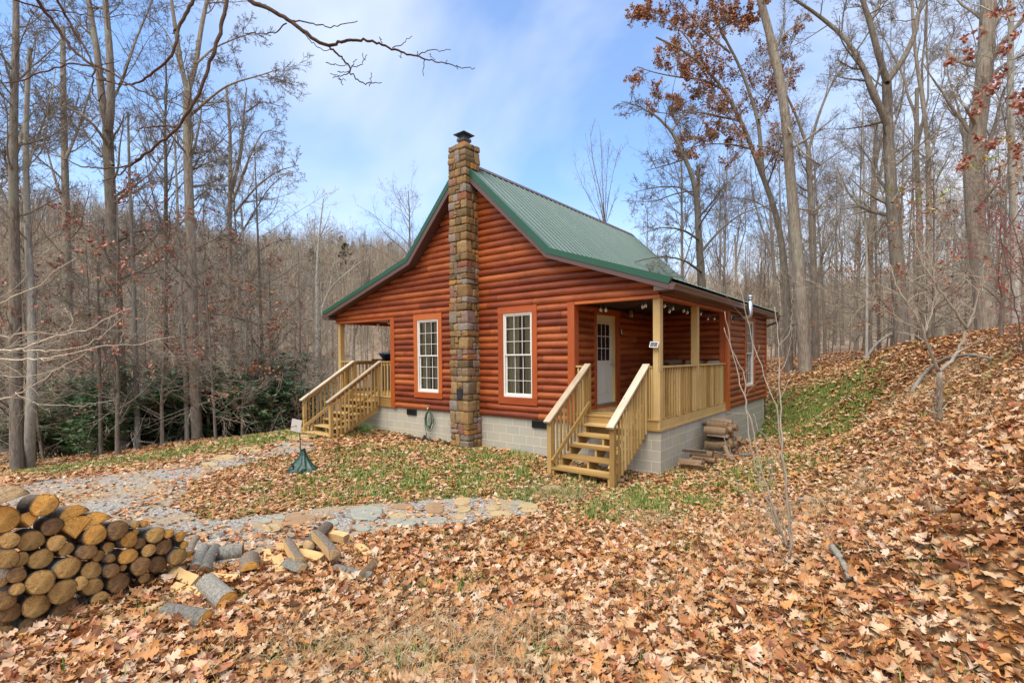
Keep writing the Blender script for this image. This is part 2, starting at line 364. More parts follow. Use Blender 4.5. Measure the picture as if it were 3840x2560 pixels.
# --- gable wall (front)
mb = MB(); H1 = [(-7.08,-5.965,.315,2.56),(-4.0,-2.865,.305,2.557)]
siding(mb, lambda u,z,n:(u,-n,z), lambda z: (-7.94,-2.03), 0, 16, [(h[0],h[1],h[2],h[3]) for h in H1])
siding(mb, lambda u,z,n:(u,-n,z), xrange_at, 16, 37, [(h[0],h[1],h[2],h[3]) for h in H1])
cpart(mb.build('log_wall', M['log']))
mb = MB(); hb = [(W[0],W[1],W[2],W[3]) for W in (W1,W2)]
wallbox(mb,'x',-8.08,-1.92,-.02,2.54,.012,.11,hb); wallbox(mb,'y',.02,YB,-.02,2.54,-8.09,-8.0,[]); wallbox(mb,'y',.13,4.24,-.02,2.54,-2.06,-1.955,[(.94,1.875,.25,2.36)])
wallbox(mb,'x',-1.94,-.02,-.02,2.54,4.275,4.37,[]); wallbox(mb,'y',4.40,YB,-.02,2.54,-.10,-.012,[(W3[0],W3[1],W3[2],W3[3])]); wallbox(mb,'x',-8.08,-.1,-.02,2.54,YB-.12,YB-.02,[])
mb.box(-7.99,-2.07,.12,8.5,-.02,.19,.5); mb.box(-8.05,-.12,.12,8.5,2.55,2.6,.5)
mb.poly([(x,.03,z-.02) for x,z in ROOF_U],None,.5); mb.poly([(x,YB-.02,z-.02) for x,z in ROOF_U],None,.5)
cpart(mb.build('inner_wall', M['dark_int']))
# --- recessed porch walls, side wall, hidden walls
def rect(a,b): return lambda z: (a,b)
mb = MB(); siding(mb, lambda u,z,n:(-1.95+n,u,z), rect(.13,4.26), 1, 16, [(.86,2.05,.0,2.50)]); cpart(mb.build('log_wall', M['log']))
mb = MB(); siding(mb, lambda u,z,n:(u,4.26-n,z), rect(-1.93,-.14), 1, 16, []); cpart(mb.build('log_wall', M['log']))
mb = MB(); siding(mb, lambda u,z,n:(n-.01,u,z), rect(4.49,8.66), 0, 16, [(5.99,7.20,.325,2.56)]); siding(mb, lambda u,z,n:(n-.01,u,z), rect(-.0,8.66), 16, 17, []); cpart(mb.build('log_wall', M['log']))
mb = MB(); siding(mb, lambda u,z,n:(-8.1-n,u,z), rect(.02,8.66), 0, 16, []); cpart(mb.build('log_wall', M['log']))
mb = MB(); siding(mb, lambda u,z,n:(u,8.66+n,z), rect(-8.1,0), 0, 16, []); siding(mb, lambda u,z,n:(u,8.66+n,z), xrange_at, 16, 37, []); cpart(mb.build('log_wall', M['log']))
# header of the left porch side and outer side
mb = MB(); siding(mb, lambda u,z,n:(-10.95-n,u,z), rect(0,8.66), 16, 17, []); mb.box(-10.94,-10.82,.06,8.6,2.49,2.62); mb.box(-.13,-.02,.06,4.24,2.49,2.545)
mb.box(-10.93,-8.16,.015,.12,2.49,2.543); mb.box(-1.86,-.02,.015,.12,2.49,2.543)
cpart(mb.build('porch_header', M['trim']))
# --- boards and trims
def tb(*a): mb = MB(); mb.box(*a); cpart(mb.build('trim_board', M['trim']))
tb(-8.12,-7.94,-.055,.09,-.03,2.547); tb(-2.04,-1.87,-.055,-.002,-.02,2.547); tb(-1.93,-1.872,0,.125,.2,2.547)
tb(-10.96,-8.125,-.05,.012,2.49,2.545); tb(-1.865,.02,-.05,.012,2.49,2.545)         # strip under the header logs
tb(-.02,.045,.012,4.25,2.49,2.545)
tb(-.02,.05,4.255,4.49,-.02,2.545); tb(-.14,-.025,4.19,4.258,.2,2.49); tb(-.03,.05,8.60,8.74,-.02,2.6)
tb(-1.96,-1.895,.84,.94,.2,2.50); tb(-1.96,-1.895,1.875,2.06,.2,2.50); tb(-1.96,-1.897,.94,1.875,2.36,2.50); tb(-1.958,-1.90,.94,1.875,.2,.255)
tb(-.05,.035,5.99,7.20,2.548,2.60)
def porch_ceiling(x0,x1,y0,y1):
    mb = MB(); x = x0
    while x<x1-.01: mb.box(x,min(x+.138,x1),y0,y1,2.60,2.615); x += .142
    return cpart(mb.build('porch_ceiling', M['trim']))
porch_ceiling(-1.94,-.01,.02,4.26); porch_ceiling(-10.94,-8.12,.02,8.6)
# --- foundation
def fquad(mb, a, b, za, zb, u0=0):
    L = math.dist(a,b); mb.poly([(a[0],a[1],zb),(b[0],b[1],zb),(b[0],b[1],za),(a[0],a[1],za)],[(u0,zb+.0148),(u0+L,zb+.0148),(u0+L,za+.0148),(u0,za+.0148)],.5)
mb = MB(); zf = -1.9
fquad(mb,(-10.93,.035),(-.0,.035),zf,-.015,-10.93+7.71+.0); fquad(mb,(-.012,.035),(-.012,8.60),zf,-.015,0); fquad(mb,(0,8.60),(-10.93,8.60),zf,-.015); fquad(mb,(-10.93,8.60),(-10.93,.035),zf,-.015)
mb.poly([(-10.93,.035,-.015),(-.012,.035,-.015),(-.012,8.60,-.015),(-10.93,8.60,-.015)],None,.5)
cpart(mb.build('foundation', M['block']))
# --- windows
def window(P, u0,u1,z0,z1, tu0,tu1,tz0,tz1, sgn=1):
    """P(u,z,n) maps to world; n positive towards the outside"""
    def bx(m, a,b,c,d,n0,n1,tone=None,mi=0):
        p,q = P(a,c,n0),P(b,d,n1); m.box(min(p[0],q[0]),max(p[0],q[0]),min(p[1],q[1]),max(p[1],q[1]),min(p[2],q[2]),max(p[2],q[2]),tone,mi)
    m = MB()
    for (a,b,c,d) in ((tu0,tu1,z1,tz1),(tu0,tu1,tz0,z0)): bx(m,a,b,c,d,-.01,.058)
    for (a,b,c,d) in ((tu0,u0,z0,z1),(u1,tu1,z0,z1)): bx(m,a,b,c,d,-.01,.055)
    cpart(m.build('window_trim', M['trim']))
    m = MB(); w=.038
    for (a,b,c,d) in ((u0,u1,z1-w,z1),(u0,u1,z0,z0+w+.015),(u0,u0+w,z0+w+.015,z1-w),(u1-w,u1,z0+w+.015,z1-w)): bx(m,a,b,c,d,-.06,.040)
    fr_ = cpart(m.build('window', M['white']))
    zm = (z0+z1)/2+.0
    for (s0,s1,n0,n1) in ((zm-.01,z1-w,-.005,.022),(z0+w+.015,zm+.03,-.040,-.008)):
        m = MB(); e=.032; a,b = u0+w,u1-w
        for q in ((a,b,s1-e,s1),(a,b,s0,s0+e),(a,a+e,s0+e,s1-e),(b-e,b,s0+e,s1-e)): bx(m,*q,n0,n1)
        for i in (1,2): x = a+e+(b-a-2*e)*i/3; bx(m,x-.006,x+.006,s0+e,s1-e,n0+.008,n1-.004)
        for i in (1,2): zz = s0+e+(s1-s0-2*e)*i/3; bx(m,a+e,b-e,zz-.006,zz+.006,n0+.0095,n1-.0055)
        cpart(m.build('sash', M['white']), fr_)
        m = MB(); nn = (n0+n1)/2; m.poly([P(a+e,s0+e,nn),P(b-e,s0+e,nn),P(b-e,s1-e,nn),P(a+e,s1-e,nn)],None,.5); cpart(m.build('pane', M['glass']), fr_)
    m = MB(); W_ = u1-u0
    for (a,b) in ((u0+.03,u0+W_*.46),(u1-W_*.36,u1-.03)):
        N=26; prev=None
        for i in range(N+1):
            uu = a+(b-a)*i/N; n = -.085-.018*math.sin(i*1.9)-.01*math.sin(i*.7)
            cur = (P(uu,z0-.05,n),P(uu,z1,n))
            if prev: m.poly([prev[0],cur[0],cur[1],prev[1]],[(0,0)]*4,.5)
            prev = cur
    cpart(m.build('curtain', M['curtain'], smooth=True), fr_)
window(lambda u,z,n:(u,-n,z), *W1, -7.085,-5.96,.31,2.56)
window(lambda u,z,n:(u,-n,z), *W2, -4.005,-2.86,.303,2.557)
window(lambda u,z,n:(n-.01,u,z), *W3, 5.985,7.205,.32,2.545)
# --- roof
prof = []; y = RY0+.012
while y<RY1-.012:
    for dy,hh in ((0,0),(.012,.019),(.03,.019),(.042,0),(.10,0),(.107,.006),(.117,.006),(.124,0),(.165,0),(.172,.006),(.182,.006),(.189,0)): prof.append((y+dy,hh))
    y += .229
prof = [q for q in prof if q[0]<RY1-.01]
def panel(a, b):
    """corrugated sheet from upper point a to lower point b in (x,z)"""
    d = Vector((b[0]-a[0],b[1]-a[1])).normalized(); n = Vector((-d.y,d.x)); n = n if n.y>0 else -n
    m = MB()
    for (y0,h0),(y1,h1_) in zip(prof,prof[1:]):
        pts = [(a[0]+n.x*h0,y0,a[1]+n.y*h0),(a[0]+n.x*h1_,y1,a[1]+n.y*h1_),(b[0]+n.x*h1_,y1,b[1]+n.y*h1_),(b[0]+n.x*h0,y0,b[1]+n.y*h0)]
        m.poly(pts,None,.5)
    return cpart(m.build('roof_panel', M['roof']))
T_ = ROOF_T
for a,b in ((T_[2],T_[1]),(T_[1],T_[0]),(T_[2],T_[3]),(T_[3],T_[4])):
    panel((a[0],a[1]-.012),(b[0],b[1]-.012))
m = MB()   # ridge cap: bent sheet over the ribs
for s in (-1,1):
    m.poly([(-4.95,RY0+.25,6.215),(-4.95,RY1,6.215),(-4.95+s*.13,RY1,6.215-.125),(-4.95+s*.13,RY0+.25,6.215-.125)],None,.5)
    m.poly([(-4.95+s*.13,RY0+.25,6.09),(-4.95+s*.13,RY1,6.09),(-4.95+s*.125,RY1,6.075),(-4.95+s*.125,RY0+.25,6.075)],None,.5)
cpart(m.build('ridge_cap', M['brown']))
def strip(m, A, B, y0, y1, tone=.5):
    """prism between polylines A (top) and B (bottom), y0..y1"""
    for i in range(len(A)-1):
        a,b,c,d = A[i],A[i+1],B[i+1],B[i]
        for (p,q,r,s,ya,yb) in ((a,b,c,d,y0,y0),(a,b,c,d,y1,y1)): m.poly([(p[0],ya,p[1]),(q[0],ya,q[1]),(r[0],ya,r[1]),(s[0],ya,s[1])],None,tone)
        m.poly([(a[0],y0,a[1]),(b[0],y0,b[1]),(b[0],y1,b[1]),(a[0],y1,a[1])],None,tone)
        m.poly([(d[0],y0,d[1]),(c[0],y0,c[1]),(c[0],y1,c[1]),(d[0],y1,d[1])],None,tone)
    for i in (0,-1): m.poly([(A[i][0],y0,A[i][1]),(A[i][0],y1,A[i][1]),(B[i][0],y1,B[i][1]),(B[i][0],y0,B[i][1])],None,tone)
for ya,yb in ((RY0-.016,RY0+.055),(RY1-.055,RY1+.016)):
    m = MB(); strip(m, [(x,z+.012) for x,z in T_], ROOF_G, ya, yb); cpart(m.build('rake_trim', M['green']))
m = MB()
for ya,yb in ((RY0-.004,RY0+.045),(RY1-.045,RY1+.004)):
    strip(m, [(x,z-.002) for x,z in ROOF_G], ROOF_U, ya, yb)
    strip(m, [(x,z-.062) for x,z in ROOF_G], [(x,z-.005) for x,z in ROOF_U], ya-.007, yb)
# returns at the eaves
for ya,yb in ((RY0,RY0+.3),(RY1-.3,RY1)):
    m.box(.004,.29,ya,yb,2.592,2.68,.5); m.box(-11.19,-10.93,ya,yb,2.615,2.71,.5)
# eave fascias and soffits
m.box(.285,.30,RY0,RY1,2.596,2.76,.5); m.box(-11.215,-11.2,RY0,RY1,2.62,2.8,.5)
cpart(m.build('fascia', M['brown']))
m = MB()
for ya,yb in ((RY0+.03,.02),(YB-.0,RY1-.03)):      # sloping soffit boards under the rakes, one narrow board after another
    for (a,b) in zip(ROOF_U,ROOF_U[1:]):
        L = math.dist(a,b); n = max(1,int(L/.085))
        for i in range(n):
            p = [a[0]+(b[0]-a[0])*i/n, a[1]+(b[1]-a[1])*i/n]; q = [a[0]+(b[0]-a[0])*(i+.9)/n, a[1]+(b[1]-a[1])*(i+.9)/n]
            m.poly([(p[0],ya,p[1]+.012),(p[0],yb,p[1]+.012),(q[0],yb,q[1]+.012),(q[0],ya,q[1]+.012)],None,.5)
            r = [a[0]+(b[0]-a[0])*(i+1)/n, a[1]+(b[1]-a[1])*(i+1)/n]
            m.poly([(q[0],ya,q[1]+.022),(q[0],yb,q[1]+.022),(r[0],yb,r[1]+.022),(r[0],ya,r[1]+.022)],None,.5)
m.box(.0,.286,RY0+.31,RY1-.3,2.597,2.604,.5); m.box(-11.2,-10.93,RY0+.31,RY1-.3,2.62,2.627,.5)
cpart(m.build('soffit', M['brown']))
# roof deck underside closes the attic
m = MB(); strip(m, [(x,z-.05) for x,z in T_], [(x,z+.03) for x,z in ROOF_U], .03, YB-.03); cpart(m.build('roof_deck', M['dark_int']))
# gutters
def gutter(x0, s, zt):
    m = MB(); pr = [(0,zt),(0,zt-.11),(.085,zt-.11),(.095,zt-.06),(.122,zt-.02),(.122,zt),(.115,zt),(.112,zt-.018),(.088,zt-.055),(.078,zt-.102),(.006,zt-.102)]
    for (p,q) in zip(pr,pr[1:]): m.poly([(x0+s*p[0],RY0+.0,p[1]),(x0+s*q[0],RY0+.0,q[1]),(x0+s*q[0],RY1,q[1]),(x0+s*p[0],RY1,p[1])],None,.5)
    for y in (RY0-.001,RY1): m.poly([(x0+s*p[0],y,p[1]) for p in pr[:6]],None,.5)
    return cpart(m.build('gutter', M['gutter']))
gt = gutter(.302,1,2.700); gutter(-11.217,-1,2.76)
m = MB(); m.tube([(.35,8.92,2.60),(.35,8.92,2.52),(.30,8.92,2.46),(.06,8.86,2.37),(-.03,8.83,2.30),(-.05,8.83,1.5),(-.05,8.83,-.7)],.036,8); cpart(m.build('downspout', M['gutter'], smooth=True))
# --- chimney
chim = None
def rblock(mb, lo, hi, r, tone, n=4, amp=.008):
    lo = np.array(lo,float); hi = np.array(hi,float); r = min(r, *(0.35*(hi-lo))); c = (lo+hi)/2; h = (hi-lo)/2-r; ph = np.random.RandomState(int(tone*1e6)%99991).rand(6)*6
    idx = {}
    def vert(p):
        key = tuple(np.round(p,4))
        if key in idx: return idx[key]
        q = np.clip(p,-1,1)*(h+r); inner = np.clip(q,-h,h); d = q-inner; L = np.linalg.norm(d); q = inner+d/L*r if L>1e-9 else q
        w_ = c+q; s = 1+0*amp; j = amp*np.array([math.sin(w_[1]*41+ph[0])+math.sin(w_[2]*57+ph[1]),math.sin(w_[0]*43+ph[2])+math.sin(w_[2]*61+ph[3]),math.sin(w_[0]*53+ph[4])*.6+math.sin(w_[1]*47+ph[5])*.6])
        idx[key] = len(mb.V); mb.V.append(tuple(w_+j)); return idx[key]
    g = np.array([-1,-.86,-.3,.3,.86,1]) if n>=4 else np.linspace(-1,1,n+1)
    for ax in range(3):
        for sg in (-1,1):
            o1,o2 = [i for i in range(3) if i!=ax]
            for i in range(len(g)-1):
                for j in range(len(g)-1):
                    f = []
                    for (a,b) in ((i,j),(i+1,j),(i+1,j+1),(i,j+1)):
                        p = np.zeros(3); p[ax]=sg; p[o1]=g[a]; p[o2]=g[b]; f.append(vert(p))
                    if (sg>0) == (ax==1): f = f[::-1]
                    mb.F.append(tuple(f)); mb.UV.append([(0,0)]*4); mb.T.append(tone); mb.M.append(0)
CX0,CX1,CY0,CY1 = -5.225,-4.655,-.425,.06
m = MB(); m.box(CX0+.03,CX1-.03,CY0+.03,CY1-.02,-1.6,6.47,.5,1)
def stones(a,b,z0,z1,face):
    """split a patch of one face into stones"""
    w_,h_ = b-a,z1-z0
    if h_>.20 and random.random()<.55 and w_<.32:
        zc = z0+h_*random.uniform(.38,.62); stones(a,b,z0,zc,face); stones(a,b,zc,z1,face); return
    if w_>.27 or (w_>.2 and random.random()<.35):
        c = a+w_*random.uniform(.36,.64); stones(a,c,z0,z1,face); stones(c,b,z0,z1,face); return
    g=.005; pr = random.uniform(.004,.032); tn = min(.999,max(0,random.random()))
    if face=='f': rblock(m,(a+g,CY0-pr,z0+g),(b-g,CY0+.09,z1-g),.018,tn)
    elif face=='r': rblock(m,(CX1-.09,a+g,z0+g),(CX1+pr,b-g,z1-g),.018,tn)
    else: rblock(m,(CX0-pr,a+g,z0+g),(CX0+.09,b-g,z1-g),.018,tn)
z = -1.15; k = 0
while z<6.46:
    hgt = random.choice([.15,.18,.20,.26,.30]); hgt = min(hgt, 6.50-z) if 6.50-z-hgt>.08 else 6.50-z
    sub = [(z,z+hgt)] if hgt<.22 or random.random()<.6 else [(z,z+hgt*.48),(z+hgt*.48,z+hgt)]
    fa = (.30,.17)[k%2]+random.uniform(-.03,.03); sa = (.17,.29)[k%2]+random.uniform(-.03,.03); fl = (.14,.22)[k%2]
    for s0,s1 in sub:
        g=.005; pr = random.uniform(.006,.03); rblock(m,(CX1-fa+g,CY0-pr,s0+g),(CX1+pr,CY0+sa-g,s1-g),.02,random.random())
        pr = random.uniform(.006,.03); rblock(m,(CX0-pr,CY0-pr,s0+g),(CX0+fl-g,CY0+.2,s1-g),.02,random.random())
    stones(CX0+fl,CX1-fa,z,z+hgt,'f'); stones(CY0+sa,CY1,z,z+hgt,'r'); stones(CY0+.2,CY1,z,z+hgt,'l')
    z += hgt; k += 1
chim = cpart(m.build('chimney', [M['stone'],M['mortar']], smooth=True))
m = MB(); fx,fy = -4.93,-.19
for (a,b,c,d) in ((-.10,.10,-.10,-.075),(-.10,.10,.075,.10),(-.10,-.075,-.075,.075),(.075,.10,-.075,.075)): m.box(fx+a,fx+b,fy+c,fy+d,6.40,6.66,.5)
cpart(m.build('flue', M['terracotta']), chim)
m = MB()
for (a,b,c,d) in ((-.125,.125,-.125,-.105),(-.125,.125,.105,.125),(-.125,-.105,-.105,.105),(.105,.125,-.105,.105)): m.box(fx+a,fx+b,fy+c,fy+d,6.63,6.69,.5)
for i in range(9):
    for s in (-1,1):
        o = -.11+.22*i/8; m.box(fx+o-.003,fx+o+.003,fy+s*.115-.003,fy+s*.115+.003,6.69,6.80,.5); m.box(fx+s*.115-.003,fx+s*.115+.003,fy+o-.003,fy+o+.003,6.69,6.80,.5)
R_=.185
for i,(a,b) in enumerate((((-1,-1),(1,-1)),((1,-1),(1,1)),((1,1),(-1,1)),((-1,1),(-1,-1)))):
    A = (fx+a[0]*R_,fy+a[1]*R_); B = (fx+b[0]*R_,fy+b[1]*R_)
    m.poly([(*A,6.80),(*B,6.80),(fx+b[0]*.01,fy+b[1]*.01,6.905),(fx+a[0]*.01,fy+a[1]*.01,6.905)],None,.5); m.poly([(*A,6.785),(*B,6.785),(*B,6.80),(*A,6.80)],None,.5)
m.box(fx-R_+.002,fx+R_-.002,fy-R_+.002,fy+R_-.002,6.786,6.789,.5)
for s in (-1,1): m.tube([(fx+s*.12,fy,6.66),(fx+s*.16,fy,6.66)],.005,5)
cpart(m.build('chimney_cap', M['slate']), chim)
P = fr(1724,1478,-.45); m = MB(); m.box(P[0]-.1,P[0]+.1,-.458,-.42,P[2]-.12,P[2]+.14,.5); m.box(P[0]-.085,P[0]+.085,-.466,-.458,P[2]-.105,P[2]+.125,.5); m.box(P[0]-.05,P[0]+.05,-.474,-.466,P[2]+.08,P[2]+.09,.5)
cpart(m.build('cleanout_door', M['dark']), chim)
# --- foundation vents
for (a,b,c,d) in ((-7.49,-7.09,-.205,-.045),(-3.06,-2.66,-.205,-.045)):
    m = MB(); m.box(a,b,.0,.03,c,c+.012); m.box(a,b,.0,.03,d-.012,d); m.box(a,a+.012,0,.03,c+.012,d-.012); m.box(b-.012,b,0,.03,c+.012,d-.012); m.box(a+.012,b-.012,.022,.03,c+.012,d-.012,.1)
    n = 14
    for i in range(n): x = a+.02+(b-a-.04)*i/(n-1); m.box(x-.004,x+.004,.004,.02,c+.012,d-.012)
    cpart(m.build('foundation_vent', M['dark']))
# --- door
m = MB()
m.box(-2.035,-2.0,.965,1.85,.30,2.335,.5)
for s0,s1 in ((1.10,1.36),(1.45,1.71)):          # raised panels
    for (a,b,c,d,t0,t1) in ((s0,s1,.52,.54,0,.01),(s0,s1,1.04,1.06,0,.01),(s0,s0+.02,.54,1.04,0,.01),(s1-.02,s1,.54,1.04,0,.01),(s0+.05,s1-.05,.59,.99,0,.007)): m.box(-2.0+t0,-2.0+t1,a,b,c,d,.5)
for (a,b,c,d) in ((1.09,1.73,1.27,1.30),(1.09,1.73,2.15,2.18),(1.09,1.12,1.30,2.15),(1.70,1.73,1.30,2.15)): m.box(-2.0,-1.986,a,b,c,d,.5)
for i in (1,2):
    yy = 1.12+.58*i/3; m.box(-1.995,-1.988,yy-.008,yy+.008,1.30,2.15,.5); zz = 1.30+.85*i/3; m.box(-1.994,-1.989,1.12,1.70,zz-.008,zz+.008,.5)
door = cpart(m.build('door', M['cream']))
m = MB(); m.box(-1.999,-1.996,1.12,1.70,1.30,2.15,.5); dg = plain('dark_glass',(.012,.014,.016),.06,.6); cpart(m.build('pane', dg), door)
m = MB(); m.lathe([(0,0),(.03,0),(.03,.008),(.012,.012),(.012,.04),(.028,.05),(.03,.065),(.018,.08),(0,.082)],(0,0,0),12)
h_ = m.build('knob', M['nickel'], smooth=True); h_.data.transform(Matrix.Translation((-2.0,1.79,1.19))@Matrix.Rotation(PI/2,4,'Y')); cpart(h_, door)
m = MB(); m.lathe([(0,0),(.028,0),(.028,.02),(0,.022)],(0,0,0),12); h_ = m.build('deadbolt', M['nickel'], smooth=True); h_.data.transform(Matrix.Translation((-2.0,1.79,1.31))@Matrix.Rotation(PI/2,4,'Y')); cpart(h_, door)
m = MB(); m.box(-2.04,-1.93,.94,.965,.30,2.335,.5); m.box(-2.04,-1.93,1.85,1.875,.30,2.335,.5); m.box(-2.04,-1.93,.94,1.875,2.335,2.36,.5); cpart(m.build('door_frame', plain('pine_jamb',(.62,.50,.22),.5)))
m = MB(); m.box(-2.04,-1.91,.94,1.875,.26,.298,.5); cpart(m.build('door_sill', M['galv']))
# --- porches
def deck(x0,x1,y0,y1,z,name='porch_deck'):
    m = MB(); y = y0-.025
    while y<y1: m.box(x0,x1,y,min(y+.137,y1),z-.032,z); y += .141
    return cpart(m.build(name, M['pine']))
deck(-1.94,-.012,.0,4.24,.20); deck(-10.9,-8.13,.0,8.6,.28)
m = MB(); m.box(-1.87,-.04,-.004,.034,.012,.166); m.box(-.04,-.002,-.004,4.25,.012,.166); m.box(-1.87,.012,-.02,-.004,-.03,.012); m.box(-.002,.013,-.004,4.25,-.03,.012); m.box(-1.6,-.6,-.02,-.006,-.17,-.035)
cpart(m.build('rim_board', M['pine']))
m = MB(); m.box(-10.93,-8.13,-.004,.034,.012,.246); m.box(-10.93,-10.9,.034,8.6,.012,.246); m.box(-10.93,-8.13,-.02,-.004,-.03,.012)
cpart(m.build('rim_board', M['pine']))
def post(x,y,z0,z1): m = MB(); m.box(x,x+.14,y,y+.14,z0,z1); return cpart(m.build('porch_post', M['pine']))
post(-.138,.0,.168,2.49); post(-.138,2.07,.202,2.49); post(-10.9,.0,.248,2.49); post(-10.9,4.2,.282,2.49); post(-10.9,8.4,.282,2.49)
def railing(a, b, z0, z1, out, bal=.035, gap=.134, base=None):
    """a,b plan points; out = outward unit vector; balusters nailed on the outside"""
    a,b,o = Vector(a),Vector(b),Vector(out); d = (b-a); L = d.length; d.normalize(); m = MB()
    def P(p,z): return (p.x,p.y,z)
    m.beam(P(a-o*.02,z1-.02),P(b-o*.02,z1-.02),.12,.034); m.beam(P(a-o*.03,z1-.082),P(b-o*.03,z1-.082),.036,.086); m.beam(P(a-o*.03,z0+.075),P(b-o*.03,z0+.075),.036,.086)
    r = cpart(m.build('railing', M['pine'])); n = max(1,int(round(L/gap)))
    for i in range(n):
        p = a+d*(L*(i+.5)/n); q = p+o*.007; bm_ = MB(); zb = z0 if base is None else base
        bm_.beam((q.x+random.uniform(-.003,.003),q.y+random.uniform(-.003,.003),zb),(q.x,q.y,z1-.038),bal,bal,None,0,(d.x,d.y,0)); cpart(bm_.build('baluster', M['pine']), r)
    return r
railing((-.018,.145),(-.018,2.065),.185,1.21,(1,0)); railing((-.018,2.215),(-.018,4.185),.185,1.21,(1,0))
railing((-.235,.02),(-.14,.02),.185,1.21,(0,-1),gap=.06); railing((-1.865,.02),(-1.645,.02),.20,1.21,(0,-1))
railing((-10.755,.02),(-10.06,.02),.265,1.30,(0,-1)); railing((-8.70,.02),(-8.13,.02),.265,1.30,(0,-1)); railing((-10.88,.145),(-10.88,4.19),.265,1.30,(-1,0))
def stairs(xl, xr, n, z1, rise, run, ztop, slope, zc0, gz):
    """steps between x=xl..xr; first tread at height z1; deck at y=0"""
    ys = [-(run*(n-1)+.24)+run*k for k in range(n)]; y0 = ys[0]; mat = M['pine']
    def stringer(x):
        m = MB(); pts = []
        for k in range(n):
            zt = z1+rise*k-.038; pts += [(ys[k]+.02, zt-rise if k else max(gz,zt-rise)-.05),(ys[k]+.02, zt)]
        pts += [(-.012, z1+rise*(n-1)-.038), (-.012, z1+rise*(n-1)-.30), (ys[0]+.22, gz-.05)]
        for xx,rv in ((x,False),(x+.038,True)):
            q = [(xx,y,z) for y,z in pts]; m.poly(q[::-1] if rv else q, [(y,z) for y,z in (pts[::-1] if rv else pts)], .55)
        for i in range(len(pts)):
            a,b = pts[i],pts[(i+1)%len(pts)]; m.poly([(x,*a),(x+.038,*a),(x+.038,*b),(x,*b)],[(a[0],0),(a[0],.04),(b[0]+.1,.04),(b[0]+.1,0)],.6)
        return m
    st = stringer((xl+xr)/2-.02); root = cpart(st.build('staircase', mat))
    for x in (xl+.01, xr-.048): cpart(stringer(x).build('stringer', mat), root)
    for k in range(n):
        m = MB(); zt = z1+rise*k
        m.box(xl+.002,xr-.002,ys[k],ys[k]+.135,zt-.036,zt); m.box(xl+.002,xr-.002,ys[k]+.141,ys[k]+run+.02,zt-.036,zt); cpart(m.build('step', mat), root)
    for side,x in ((-1,xl-.09),(1,xr)):
        m = MB(); m.box(x,x+.089,y0,y0+.089,gz-.1,zc0+slope*y0-.03); cpart(m.build('newel_post', mat), root)
        m = MB(); m.box(x+(-.0),x+.089,.0,.086,.0 if n==5 else .0,zc0-.03); cpart(m.build('newel_post', mat), root)
        xc = x+.045; ye = y0-.075; m = MB()
        def Z(y): return zc0+slope*y
        cz = .5*.036
        m.beam((xc,.03,Z(.0)+.0),(xc,ye,Z(ye)),.14,.036,None,1); cpart(m.build('handrail_cap', [mat,M['pine_grey']]), root)
        m = MB(); xi = x+.045+side*(-.0)
        m.beam((xi,.0,Z(0)-.085),(xi,y0+.08,Z(y0+.08)-.085),.036,.088); m.beam((xc-side*.06,.0,Z(0)-.80*(1 if n==5 else 1)),(xc-side*.06,y0+.02,Z(y0+.02)-.80),.036,.085); cpart(m.build('handrail', mat), root)
        L = abs(y0)-.1; nb = int(L/.118)
        for i in range(nb):
            yy = y0+.16+(L-.05)*(i+.3)/nb; m = MB(); xx = x+.045+side*.034
            zlow = z1-rise*.6+ (yy-y0)*(rise/run)-.12
            m.box(xx-.017,xx+.017,yy-.017,yy+.017,zlow,Z(yy)-.03); cpart(m.build('baluster', mat), root)
    return root
stairs(-1.55,-.33,5,-.65,.17,.285,.20,.72,1.235,-.80)
stairs(-10.05,-8.76,6,-.70,.165,.272,.28,.66,1.30,-.80)
# ================================================================== VEGETATION TOOLS
def nrm(a): return a/np.maximum(np.linalg.norm(a,axis=-1,keepdims=True),1e-9)
def interp(P,R,idx,t):
    m = P.shape[1]; f = np.clip(t,0,.999)*(m-1); i = f.astype(int); w_ = (f-i)[:,None]
    a,b = P[idx,i],P[idx,i+1]; return a*(1-w_)+b*w_, nrm(b-a), R[idx,i]*(1-w_[:,0])+R[idx,i+1]*w_[:,0]
def sprout(P,R,L,n,t0,t1,ang,lf,m,up=.1,gn=.15,rf=.6,rmin=.003,rmax=1,fall=.5,rs=rng,phot=None):
    N = len(P); idx = np.repeat(np.arange(N),n); k = len(idx); t = rs.uniform(t0,t1,k); pos,tan,rad = interp(P,R,idx,t)
    v = rs.normal(size=(k,3)); 
    if phot is not None: v += np.array(phot)[None]*1.0
    perp = nrm(v-(v*tan).sum(1,keepdims=True)*tan)
    a = np.radians(rs.uniform(ang[0],ang[1],k))[:,None]; d = nrm(np.cos(a)*tan+np.sin(a)*perp)
    ln = lf*L[idx]*(1-fall*t)*rs.uniform(.6,1.25,k); r0 = np.clip(rad*rf*rs.uniform(.6,1.0,k), rmin, rmax)
    pts = [pos]; st = (ln/(m-1))[:,None]
    for j in range(m-1):
        d = nrm(d+np.array([0,0,up])[None]+gn*rs.normal(size=(k,3))); pts.append(pts[-1]+d*st)
    P2 = np.stack(pts,1); R2 = r0[:,None]*np.linspace(1,.22,m)[None]; R2 = np.maximum(R2, rmin*.6)
    return P2,R2,ln
